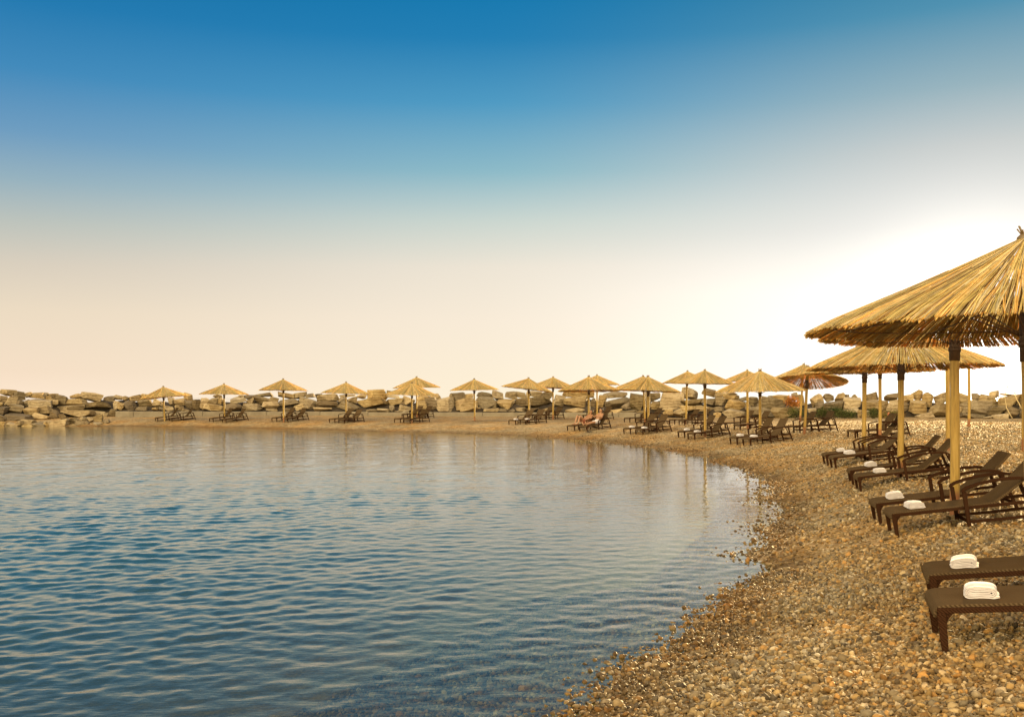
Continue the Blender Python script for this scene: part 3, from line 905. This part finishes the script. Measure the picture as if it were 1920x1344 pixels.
ULAB = {
 'u1': ('straw beach umbrella at far left whose pole stands in the water', 'the umbrella standing in the water'),
 'u2': ('straw beach umbrella second from the left on the far shore', 'the second umbrella from the left'),
 'u3': ('straw beach umbrella third from the left on the far shore', 'the third umbrella from the left'),
 'u4': ('straw beach umbrella fourth from the left, before a tall wedge boulder', 'the fourth umbrella from the left'),
 'u5': ('lower front straw umbrella of the overlapping two left of centre', 'the lower of two overlapping umbrellas left of centre'),
 'u6': ('higher rear straw umbrella of the overlapping two left of centre', 'the higher of two overlapping umbrellas left of centre'),
 'u7': ('lone straw umbrella left of centre with no loungers beneath it', 'the lone umbrella'),
 'u8': ('straw umbrella right of the lone one, its canopy tilted down to the right', 'the tilted umbrella right of the lone one'),
 'u9': ('rear straw umbrella showing half its canopy behind the tilted one', 'the umbrella behind the tilted one'),
 'u10': ('front straw umbrella standing over the two sunbathers', "the sunbathers' umbrella"),
 'u11': ("rear straw umbrella mostly hidden behind the sunbathers' umbrella", "the umbrella hidden behind the sunbathers'"),
 'u12': ('greyish straw umbrella just right of the sunbathers, front of two close poles', 'the greyish umbrella right of the sunbathers'),
 'u13': ('straw umbrella right behind the greyish one, rear of two close poles', 'the umbrella right behind the greyish one'),
 'u14': ('rear left straw umbrella of the peaked pair right of the greyish one', 'the rear left umbrella of the peaked pair'),
 'u15': ('front right straw umbrella of the peaked pair right of the greyish one', 'the front right umbrella of the peaked pair'),
 'u16': ('rear straw umbrella whose peak shows behind the wide ragged one', 'the umbrella behind the wide ragged one'),
 'u17': ('wide straw umbrella with ragged translucent edge left of the rust bush', 'the wide ragged umbrella'),
 'u18': ('straw umbrella showing its orange underside beside the rust coloured bush', 'the umbrella with the orange underside'),
 'u19': ('farthest straw umbrella, thin pole in front of the rust coloured bush', 'the farthest umbrella by the rust bush'),
 'u20': ('straw umbrella on the thinner rear pole between the tall near ones', 'the rear umbrella among the near ones'),
 'u21': ('fourth nearest straw umbrella, low canopy under a larger one', 'the fourth nearest umbrella'),
 'u22': ('third nearest straw umbrella with wires showing under its pale canopy', 'the third nearest umbrella'),
 'u23': ('second nearest straw umbrella on the thickest pole in view', 'the second nearest umbrella'),
 'u24': ('largest nearest straw umbrella cut by the right edge of the photo', 'the nearest umbrella'),
}
UPOS = {}
for n_, (key, px, ax, ay, by, half, Z, ty, tx) in enumerate(UMB):
    b = wpt(px, by, Z); a = wpt(ax, ay, Z)
    b.z = min(b.z, gz(b.x, b.y)) if key == 'u1' else gz(b.x, b.y)
    UPOS[key] = b
    root = empty('straw_umbrella', b)
    H = a.z - b.z; Rm = half / F * Z
    sc = Rm / CR_
    can = link(bpy.data.objects.new('canopy', CAN[n_ % 3]), root)
    can.location = (a.x - b.x, 0, H)
    zs = {'u24': .945, 'u23': .93}.get(key, random.uniform(.94, 1.05))
    can.scale = (sc, sc, sc * zs)
    can.rotation_mode = 'ZYX'          # turned about its own axis first, then tilted
    can.rotation_euler = (R_(tx + random.uniform(-1.2, 1.2)), R_(ty + random.uniform(-1.2, 1.2)), random.uniform(0, 6.28))
    for hm in HOOP:
        link(bpy.data.objects.new('hoop', hm), can)
    nst = 8
    for k in range(nst):
        s_ = link(bpy.data.objects.new('strut', STRUT), can)
        s_.rotation_euler = (0, 0, 2 * math.pi * (k + .3) / nst)
    link(bpy.data.objects.new('cap', CAP), can)
    pl = link(bpy.data.objects.new('pole', POLE), root)
    pl.scale = (1, 1, (H - .04) / 2.85)
    lean = math.atan2(a.x - b.x, H)
    pl.rotation_euler = (0, lean, 0)
    sv = link(bpy.data.objects.new('pole_top_band', TOP_BAND), root)
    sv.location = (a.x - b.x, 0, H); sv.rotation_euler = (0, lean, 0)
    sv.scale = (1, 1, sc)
    tag(root, ULAB[key][0], 'umbrella', 'straw beach umbrellas')

# bare posts without canopy
def post(px, by, Z, hgt, lab, foot=True):
    b = wpt(px, by, Z); b.z = gz(b.x, b.y)
    root = empty('wooden_post', b)
    o = link(bpy.data.objects.new('pole', POLE), root); o.scale = (1, 1, hgt / 2.85)
    m = MB(); m.tube([(0, 0, hgt - .05), (0, 0, hgt), (0, 0, hgt + .03)], [.062, .062, .03], 12)
    m.build('post_cap', M['dark_top'], root, smooth=True)
    tag(root, lab, 'post', 'bare wooden posts')
post(1777, 832, 26.0, 3.05, 'wooden post just left of and behind the thickest near pole')
post(1817, 798, 42.0, 3.0, 'thin wooden post with red foot standing alone on the far right beach')
post(1920, 856, 25.5, 3.25, 'wooden post at the very right edge of the photo')

# ------------------------------------------------------------------ loungers
seat_b = MB()
n = 26
prof = [(-.012, .235), (-.008, .27), (.012, .292), (.05, .300)] + [(.05 + 1.12 * k / 10, .300 + .006 * math.sin(k * .9) * .3) for k in range(1, 11)]
seat_b.sweep(prof, .60, .026)
def lounger_proto(back=37):
    root = empty('sun_lounger')
    seat_b.build('seat', M['wicker'], root, bevel=.006)
    b = MB(); a = R_(back)
    pts = [(1.15 + s * math.cos(a) - .03 * math.sin(math.pi * s / .76) * math.sin(a) * -1, .300 + s * math.sin(a) - .02 * math.sin(math.pi * s / .76)) for s in np.linspace(0, .76, 9)]
    b.sweep(pts, .58, .030)
    b.build('backrest', M['wicker'], root, bevel=.008)
    fm = MB()
    for y in (-.305, .305):
        fm.sweep([(0, .279), (.6, .279), (1.2, .279), (1.70, .279)], .034, .036, y)
    fm.box(.02, .055, -.288, .288, .250, .284); fm.box(1.66, 1.695, -.288, .288, .252, .290)
    fm.build('frame', M['frame'], root, bevel=.004)
    for y in (-.300, .300):
        l = MB(); s = 1 if y < 0 else -1
        l.box(.006, .044, y - .020, y + .020, 0, .262, top=(-.004, .052, y - .026, y + .026))
        # curved knee bracket under the seat edge
        l.add([(.050, y - .012, .195), (.050, y + .012, .195), (.052, y + .012, .263), (.052, y - .012, .263), (.098, y - .012, .263), (.098, y + .012, .263), (.066, y - .012, .226), (.066, y + .012, .226)],
              [(0, 3, 4, 6), (1, 7, 5, 2), (0, 6, 7, 1), (6, 4, 5, 7), (0, 1, 2, 3), (3, 2, 5, 4)])
        l.build('leg', M['frame'], root, bevel=.004)
    for y in (-.335, .335):
        l = MB(); l.sweep([(.84, 0), (.838, .25), (.836, .475)], .044, [.036, .044, .046], y)
        l.build('leg', M['frame'], root, bevel=.004)
        l = MB(); l.sweep([(1.60, .505), (1.655, .28), (1.735, 0)], .042, [.044, .042, .036], y)
        l.build('leg', M['frame'], root, bevel=.004)
        ar = MB(); ar.sweep([(.815, .470), (.828, .497), (.87, .520), (1.0, .552), (1.15, .572), (1.3, .580), (1.45, .572), (1.56, .548), (1.605, .522), (1.618, .500)], .056, .034, y)
        ar.build('armrest', M['frame'], root, bevel=.005)
        st_ = MB(); st_.sweep([(.86, .118), (1.28, .112), (1.69, .118)], .028, .034, y)
        st_.build('stretcher', M['frame'], root, bevel=.003)
    st_ = MB(); st_.box(.825, .853, -.314, .314, .10, .135)
    st_.build('stretcher', M['frame'], root, bevel=.003)
    st_ = MB(); st_.box(1.690, 1.716, -.315, .315, .10, .135)
    st_.build('stretcher', M['frame'], root, bevel=.003)
    for y in (-.24, .24):
        q = MB(); q.tube([(1.15 + .50 * math.cos(a), y, .292 + .50 * math.sin(a)), (1.66, y, .278)], .013, 6)
        q.build('back_support', M['frame'], root)
    return root

proto = lounger_proto(37)          # backs laid low on the near loungers
proto_up = lounger_proto(49)       # and raised higher along the far shore


def copy_tree(o, parent=None):
    c = o.copy(); COL.objects.link(c)
    if parent is not None: c.parent = parent
    for ch in o.children:
        copy_tree(ch, c)
    return c

# key, heading (deg from +x), near-side foot-leg pixels of the far lounger A and the near lounger B, towels
PAIRS = [
 ('u24', -19, (1758, 1148), (1773, 1222), 1), ('u23', -13, (1652, 984), (1683, 1008), 1), ('u22', -14, (1600, 909), (1615, 923), 1), ('u21', -9, (1553, 873), (1568, 880), 1),
 ('u20', 4, (1604, 817), (1621, 821), 0), ('u18', 8, (1466, 808), (1500, 811), 0), ('u17', 13, (1383, 834), (1408, 837), 1), ('u16', 13, (1360, 804), (1388, 807), 0), ('u15', 16, (1284, 821), (1303, 825), 1),
 ('u14', 18, (1265, 796), (1283, 798), 0), ('u12', 27, (1182.5, 814), (1206, 816), 1), ('u13', 27, (1181, 791), (1202, 793), 0), ('u11', 33, (1094, 785), (1114, 787), 0), ('u10', 36, (1077.5, 808), (1101, 809), 0),
 ('u9', 40, (1008, 785), (1025, 786), 0), ('u8', 43, (967, 799), (988, 800), 1), ('u5', 48, (751, 793), (769, 794), 0), ('u6', 48, (764, 783), (782, 784), 0), ('u4', 48, (628, 793), (646, 794), 0), ('u3', 46, (519, 791), (540, 792), 0),
 ('u2', 42, (400, 792), (424, 793), 0), ('u1', 36, (296, 791), (323, 791), 0)]
HOST = {}
def towel_mesh(seed):
    g = np.random.default_rng(seed)
    turns = 3.35; n = 140; path = []
    for k in range(n):
        t = turns * 2 * math.pi * k / (n - 1) + math.pi * 1.08
        s = .0122 * turns * k / (n - 1)
        ca, sa = math.cos(t), math.sin(t)
        ex = .42
        path.append(((.118 - s) * math.copysign(abs(ca) ** ex, ca), (.043 - s) * math.copysign(abs(sa) ** .6, sa) + .046))
    path = [(.132, .010), (.09, .004)] + [p for p in path]
    P = np.array(path); Tn = np.gradient(P, axis=0); Tn /= np.linalg.norm(Tn, axis=1)[:, None] + 1e-9
    N = np.stack([-Tn[:, 1], Tn[:, 0]], -1)
    th = .0056
    outl = np.concatenate([P + N * th, (P - N * th)[::-1]])
    m = len(outl); ny = 9; V = []
    for j in range(ny):
        yy = -.125 + .25 * j / (ny - 1)
        wob = .004 * math.sin(j * 1.3 + seed) ; sc = 1 - .03 * abs(j - 4) / 4 + .012 * math.sin(j * 2.1 + seed)
        q = outl.copy(); q[:, 0] = q[:, 0] * sc + wob
        q[:, 1] = q[:, 1] * (1 + .05 * math.sin(j * .9 + seed * 2) + .06 * np.sin(q[:, 0] * 22 + seed))
        V.append(np.stack([q[:, 0], np.full(m, yy) + .006 * np.sin(q[:, 0] * 30 + seed), q[:, 1]], -1))
    V = np.concatenate(V); Fq = []
    for j in range(ny - 1):
        for k in range(m):
            a = j * m + k; b = j * m + (k + 1) % m
            Fq.append((a, b, b + m, a + m))
    h_ = m // 2
    for j in (0, ny - 1):
        for k in range(h_ - 1):
            q = (j * m + k, j * m + k + 1, j * m + m - 2 - k, j * m + m - 1 - k)
            Fq.append(q if j == 0 else q[::-1])
    V[:, 2] -= V[:, 2].min()
    return np_mesh('folded_towel', V, np.array(Fq), M['towel'], True)
TOW = [towel_mesh(1), towel_mesh(2)]

used = set()
LIST = []
for key, hd, pa, pb, tw in PAIRS:
    zc = UPOS[key].y
    for which, pp in (('A', pa), ('B', pb)):
        g = hit(pp[0], pp[1], zc - (.6 if zc < 30 else 1.0), 3.6 if zc < 30 else 1.9)
        a = R_(hd + random.uniform(-1.2, 1.2))
        ux, uy = math.cos(a), math.sin(a)
        zh = gz(g.x + ux * 1.7, g.y + uy * 1.7)
        pit = max(-.03, min(.14, math.atan2(zh - g.z, 1.7)))
        src = proto if zc < 30 else proto_up
        o = copy_tree(src) if src.name in used else src
        used.add(src.name)
        ox, oy = .025, -.30
        o.location = (g.x - ux * ox + uy * oy * 1.0, g.y - uy * ox - ux * oy, g.z - .012)
        o.rotation_euler = (0, -pit, a)
        side = 'nearer' if which == 'B' else 'farther'
        lab = side + ' brown lounger ' + ('with towel ' if tw else '') + 'under ' + ULAB[key][1]
        if key == 'u10':
            lab = 'brown wicker lounger carrying the sunbather with ' + ('raised knees' if which == 'A' else 'outstretched legs')
        tag(o, lab, 'lounger', 'brown wicker sun loungers')
        HOST[(key, which)] = o
        if tw:
            mw = Matrix.LocRotScale(Vector(o.location), o.rotation_euler.to_quaternion(), None)
            t_ = link(bpy.data.objects.new('folded_towel', TOW[0 if which == 'A' else 1]))
            lx = .30 if which == 'B' else .28
            if key in ('u22', 'u21'): lx = .42
            p = mw @ Vector((lx, -.04, .314))
            t_.location = p
            t_.scale = (.84 + random.uniform(-.03, .05), .92 + random.uniform(-.06, .06), .9 + random.uniform(-.1, .08))
            t_.rotation_euler = (0, -pit, a + random.uniform(-.12, .12))
            tag(t_, 'folded white towel on the ' + side + ' lounger under ' + ULAB[key][1], 'towel', 'folded white towels on lounger ends')

# ------------------------------------------------------------------ two sunbathers (one continuous body each)
def capsule_union(name, caps, mat, voxel, parent=None, extra=None):
    bv, bf = ICO2
    V = []; Fc = []; b = 0
    def blob(c, r, sc=(1, 1, 1)):
        nonlocal b
        V.append(bv * (np.array(sc) * r) + np.array(c)); Fc.append(bf + b); b += len(bv)
    for (p0, r0, p1, r1) in caps:
        p0 = np.array(p0, float); p1 = np.array(p1, float); L = np.linalg.norm(p1 - p0)
        k = max(2, int(L / max(.004, min(r0, r1) * .35)))
        for i_ in range(k + 1):
            t = i_ / k
            blob(p0 + (p1 - p0) * t, r0 + (r1 - r0) * t)
    for (c, r, sc) in (extra or []):
        blob(c, r, sc)
    me = np_mesh(name + '_raw', np.concatenate(V), np.concatenate(Fc), mat, True)
    o = bpy.data.objects.new(name + '_raw', me); COL.objects.link(o)
    rm = o.modifiers.new('remesh', 'REMESH'); rm.mode = 'VOXEL'; rm.voxel_size = voxel; rm.use_smooth_shade = True
    sm = o.modifiers.new('smooth', 'SMOOTH'); sm.factor = .5; sm.iterations = 3
    dg = bpy.context.evaluated_depsgraph_get()
    m2 = bpy.data.meshes.new_from_object(o.evaluated_get(dg))
    m2.name = name
    bpy.data.objects.remove(o); bpy.data.meshes.remove(me)
    m2.materials.clear(); m2.materials.append(mat)
    m2.polygons.foreach_set('use_smooth', np.ones(len(m2.polygons), dtype=bool))
    return link(bpy.data.objects.new(name, m2), parent)


def person(host, pose, label, cloth):
    hip, chest, neck, head, look = pose['hip'], pose['chest'], pose['neck'], pose['head'], Vector(pose['look']).normalized()
    caps = []; extra = []
    H_, C_, N_, D_ = Vector(hip), Vector(chest), Vector(neck), Vector(head)
    for y in (-.075, .075):
        caps.append((H_ + Vector((0, y, 0)), .105, H_.lerp(C_, .5) + Vector((0, y * .75, 0)), .095))
        caps.append((H_.lerp(C_, .5) + Vector((0, y * .75, 0)), .095, C_ + Vector((0, y * 1.15, 0)), .108))
        caps.append((C_ + Vector((0, y * 1.15, 0)), .105, N_ + Vector((0, y * 1.9, -.05)), .062))
    caps.append((C_.lerp(N_, .6), .07, N_, .055)); caps.append((N_, .052, D_ - look * .015, .05))
    # head: skull, jaw, nose, brow, ears
    upv = (D_ - N_).normalized(); side = upv.cross(look).normalized()
    extra.append((D_ + upv * .04 - look * .012, .098, (1, .82, 1)))
    extra.append((D_ + upv * .035 + look * .022, .082, (1, .86, 1)))
    caps.append((D_ - upv * .045 + look * .055, .034, D_ - upv * .02 - look * .01, .055))
    caps.append((D_ + upv * .035 + look * .098, .010, D_ - upv * .002 + look * .116, .015))
    caps.append((D_ - upv * .035 + look * .088 - side * .018, .010, D_ - upv * .035 + look * .088 + side * .018, .010))
    for s in (-1, 1):
        extra.append((D_ + upv * .015 + side * (.078 * s) - look * .01, .024, (1, .5, 1.3)))
    for s, (el, wr, kn, an, toe) in zip((-1, 1), pose['limbs']):
        sh = N_ + Vector((-.01, .175 * s, -.055)); el, wr, kn, an, toe = map(Vector, (el, wr, kn, an, toe))
        caps += [(sh, .056, sh.lerp(el, .5), .047), (sh.lerp(el, .5), .047, el, .040), (el, .039, el.lerp(wr, .35), .040), (el.lerp(wr, .35), .040, wr, .026)]
        # hand with palm, four fingers and a thumb
        d = (wr - el).normalized(); sv = Vector((0, 1, 0)) - d * d.y; sv.normalize(); up_ = d.cross(sv)
        pc = wr + d * .085
        for q in (-.028, -.009, .010, .029):
            caps.append((wr + d * .01 + sv * q * .5, .016, pc + sv * q, .0115))
            L = .075 - abs(q - .004) * .7
            k1 = pc + sv * (q * 1.12) + d * (L * .5) - up_ * .008
            caps += [(pc + sv * q, .0098, k1, .009), (k1, .009, k1 + d * (L * .38) - up_ * .024, .0075)]
        tb = wr + d * .03 - sv * (.024 * s)
        caps += [(tb, .013, tb + d * .035 - sv * (.022 * s) - up_ * .012, .0105), (tb + d * .035 - sv * (.022 * s) - up_ * .012, .0105, tb + d * .062 - sv * (.020 * s) - up_ * .02, .009)]
        hj = H_ + Vector((-.02, .085 * s, -.005))
        caps += [(hj, .092, hj.lerp(kn, .5), .074), (hj.lerp(kn, .5), .074, kn, .055), (kn, .054, kn.lerp(an, .35), .055), (kn.lerp(an, .35), .055, an, .034)]
        caps += [(an - (toe - an).normalized() * .035, .036, an.lerp(toe, .6), .033), (an.lerp(toe, .6), .033, toe, .020)]
        for q in (-.03, -.014, .001, .016, .03):
            tq = an.lerp(toe, .85) + Vector((0, q, 0)); caps.append((tq, .013, tq + (toe - an).normalized() * (.05 - abs(q) * .3), .009))
    body = capsule_union('person', caps, M['skin'], .011, None, extra)
    body.location = host.location; body.rotation_euler = host.rotation_euler
    # hair cap and shorts
    hair = capsule_union('hair', [], M['hair'], .010, body, [(D_ + upv * .055 - look * .030, .102, (1, .86, .98)), (D_ - upv * .02 - look * .055, .072, (1, .95, 1.1))])
    sc = []
    for s, lm in zip((-1, 1), pose['limbs']):
        hj = H_ + Vector((-.02, .085 * s, -.005)); kn = Vector(lm[2])
        sc += [(hj, .101, hj.lerp(kn, .42), .087), (H_ + Vector((0, .075 * s, 0)), .114, H_.lerp(C_, .22) + Vector((0, .07 * s, 0)), .108)]
    capsule_union('shorts', sc, cloth, .012, body)
    tag(body, label, 'person')
    return body

person(HOST[('u10', 'A')], dict(hip=(1.0, 0, .41), chest=(1.30, 0, .62), neck=(1.46, 0, .79), head=(1.52, 0, .90), look=(-.9, 0, .25), limbs=[
    ((1.22, -.30, .55), (1.02, -.24, .47), (.62, -.12, .76), (.42, -.12, .36), (.22, -.13, .345)), ((1.22, .30, .55), (1.02, .24, .47), (.60, .10, .77), (.40, .10, .36), (.20, .11, .345))]),
    'sunbather lying back with knees raised on the farther lounger', M['trunks'])
person(HOST[('u10', 'B')], dict(hip=(1.02, 0, .415), chest=(1.24, 0, .68), neck=(1.34, 0, .87), head=(1.37, 0, .99), look=(-1, 0, -.12), limbs=[
    ((1.12, -.30, .66), (.90, -.16, .74), (.58, -.11, .42), (.14, -.12, .365), (.09, -.14, .52)), ((1.12, .30, .66), (.90, .16, .74), (.58, .11, .42), (.14, .12, .365), (.09, .14, .52))]),
    'sunbather sitting up with outstretched legs on the nearer lounger', M['shorts'])

# sandals left on the pebbles
def sandal(px, py, lab, rot):
    g = hit(px, py, 51.5, 1.5)
    m = MB(); n = 14; v = []
    for zz in (0, .03):
        for k in range(n):
            a = 2 * math.pi * k / n
            v.append((.14 * math.cos(a), (.048 + .010 * math.cos(a)) * math.sin(a), zz + .012 * max(0, -math.cos(a))))
    m.add(v, [tuple(range(n - 1, -1, -1)), tuple(range(n, 2 * n))] + [(k, (k + 1) % n, n + (k + 1) % n, n + k) for k in range(n)])
    root = empty('sandal', (g.x, g.y, g.z + .03), (0, 0, rot))
    m.build('sole', M['sandal'], root)
    s_ = MB(); s_.tube([(.09, 0, .03), (.05, .03, .065), (.0, .05, .03)], .010, 6); s_.tube([(.09, 0, .03), (.05, -.03, .065), (.0, -.05, .03)], .010, 6)
    s_.build('strap', M['sandal'], root, smooth=True)
    tag(root, lab, 'sandal', 'dark sandals on the pebbles')
sandal(1101.5, 811.5, 'dark sandal on the pebbles below the sunbathers, the left one', .35)
sandal(1106.0, 811.0, 'dark sandal on the pebbles below the sunbathers, the right one', .1)

# ------------------------------------------------------------------ plants by the rocks
def bush(px0, px1, py0, py1, Z, cols, lab, seed, nl=900, name='shrub', cat='shrub', ls=.05):
    g = np.random.default_rng(seed)
    c = wpt((px0 + px1) / 2, py1, Z)
    base_z = c.z
    wx = (px1 - px0) / F * Z / 2; hz = (py1 - py0) / F * Z
    root = empty(name, (c.x, c.y, base_z))
    n = nl
    nc = 9
    cc = np.stack([g.uniform(-.7, .7, nc) * wx, g.uniform(-.5, .5, nc) * wx * .7, g.uniform(.2, .85, nc) * hz], -1)
    id_ = g.integers(0, nc, n)
    P = cc[id_] + g.normal(size=(n, 3)) * np.array([wx * .27, wx * .2, hz * .19])
    P[:, 2] = np.clip(P[:, 2], .02, None)
    a = g.normal(size=(n, 3)); a /= np.linalg.norm(a, axis=1)[:, None]
    b = np.cross(a, g.normal(size=(n, 3))); b /= np.linalg.norm(b, axis=1)[:, None]
    L = ls * g.uniform(.6, 1.5, n)[:, None]
    v = np.stack([P - a * L, P + b * L * .35, P + a * L, P - b * L * .35], 1).reshape(-1, 3)
    f = np.arange(n * 4).reshape(-1, 4)
    cl = np.array(cols)[g.integers(0, len(cols), n)] * g.uniform(.7, 1.25, n)[:, None]
    me = np_mesh('foliage', v, f, M['leaf'], False, np.repeat(cl, 4, axis=0))
    link(bpy.data.objects.new('foliage', me), root)
    m = MB()
    for k in range(nc):
        q = cc[k]; m.tube([(q[0] * .3, q[1] * .3, -.1), (q[0] * .7, q[1] * .7, q[2] * .5), tuple(q)], [.02, .014, .006], 5)
    m.build('stem', M['stem'], root, smooth=True)
    tag(root, lab, cat, 'shrubs at the foot of the rocks')
GR = [(.075, .085, .025), (.05, .065, .02), (.10, .10, .035), (.12, .10, .04)]
bush(1470, 1497, 745, 764, 65.2, [(.34, .13, .03), (.26, .10, .03), (.42, .18, .05)], 'rust coloured bush between the boulders behind two thin poles', 1, 1300)
bush(1478, 1512, 765, 784, 62.5, GR, 'green shrub at the rock foot left of the dark shrub', 2)
bush(1530, 1556, 767, 783, 62.0, GR, 'olive shrub between two dark loungers and the rocks', 3)
bush(1553, 1576, 763, 781, 61.5, [(.03, .045, .02), (.04, .06, .02)], 'darkest green shrub, tallest of those below the rocks', 4)
bush(1568, 1610, 768, 784, 61.0, GR[:3], 'wide green shrub just left of the front pole', 5, 1300)
bush(1623, 1650, 766, 783, 60.5, GR, 'green shrub seen between two near poles', 6)
bush(1652, 1686, 770, 784, 60.0, [(.16, .13, .04), (.10, .10, .03), (.20, .14, .05)], 'yellowish shrub above the small red post', 7)
# small red post
b = wpt(1666.5, 790, 56.0); b.z = gz(b.x, b.y)
rp = empty('marker_post', b)
m = MB(); m.tube([(0, 0, -.2), (0, 0, .30), (0, 0, .36)], [.085, .075, .06], 10); m.build('post_body', M['redpost'], rp, smooth=True)
m = MB(); m.tube([(0, 0, .361), (0, 0, .40), (0, 0, .42)], [.068, .066, .03], 10); m.build('post_cap', M['redpost'], rp, smooth=True)
tag(rp, 'small rusty red post on the pebbles in front of the shrubs', 'post')
# dry stalks at the right edge
def stalk(pts, Z, rad, lab, heads=0):
    P = [wpt(a, b_, Z) for a, b_ in pts]; base_ = P[0].copy()
    root = empty('dry_stalk', base_)
    m = MB(); m.tube([tuple(p - base_) for p in P], [rad * (1 - .5 * k / len(P)) for k in range(len(P))], 6)
    m.build('stem', M['straw'], root, smooth=True)
    if heads:
        m = MB(); tip = P[-1] - base_
        for k in range(heads):
            m.tube([tuple(tip * (1 - .06 * k)), tuple(tip * (1 - .06 * k) + Vector((random.uniform(-.25, .25), 0, random.uniform(-.02, .14))))], [.008, .003], 4)
        m.build('seed_head', M['straw'], root)
    tag(root, lab, 'stalk', 'dry stalks by the rocks')
stalk([(1898, 784), (1893, 775), (1887, 764), (1884, 742), (1890, 722)], 57.0, .03, 'pale bent dry stalk against the rocks near the right edge', 5)
stalk([(1915, 766), (1911, 757), (1906, 748), (1902, 735)], 57.5, .035, 'short slanting dry stalk at the right edge rocks', 3)
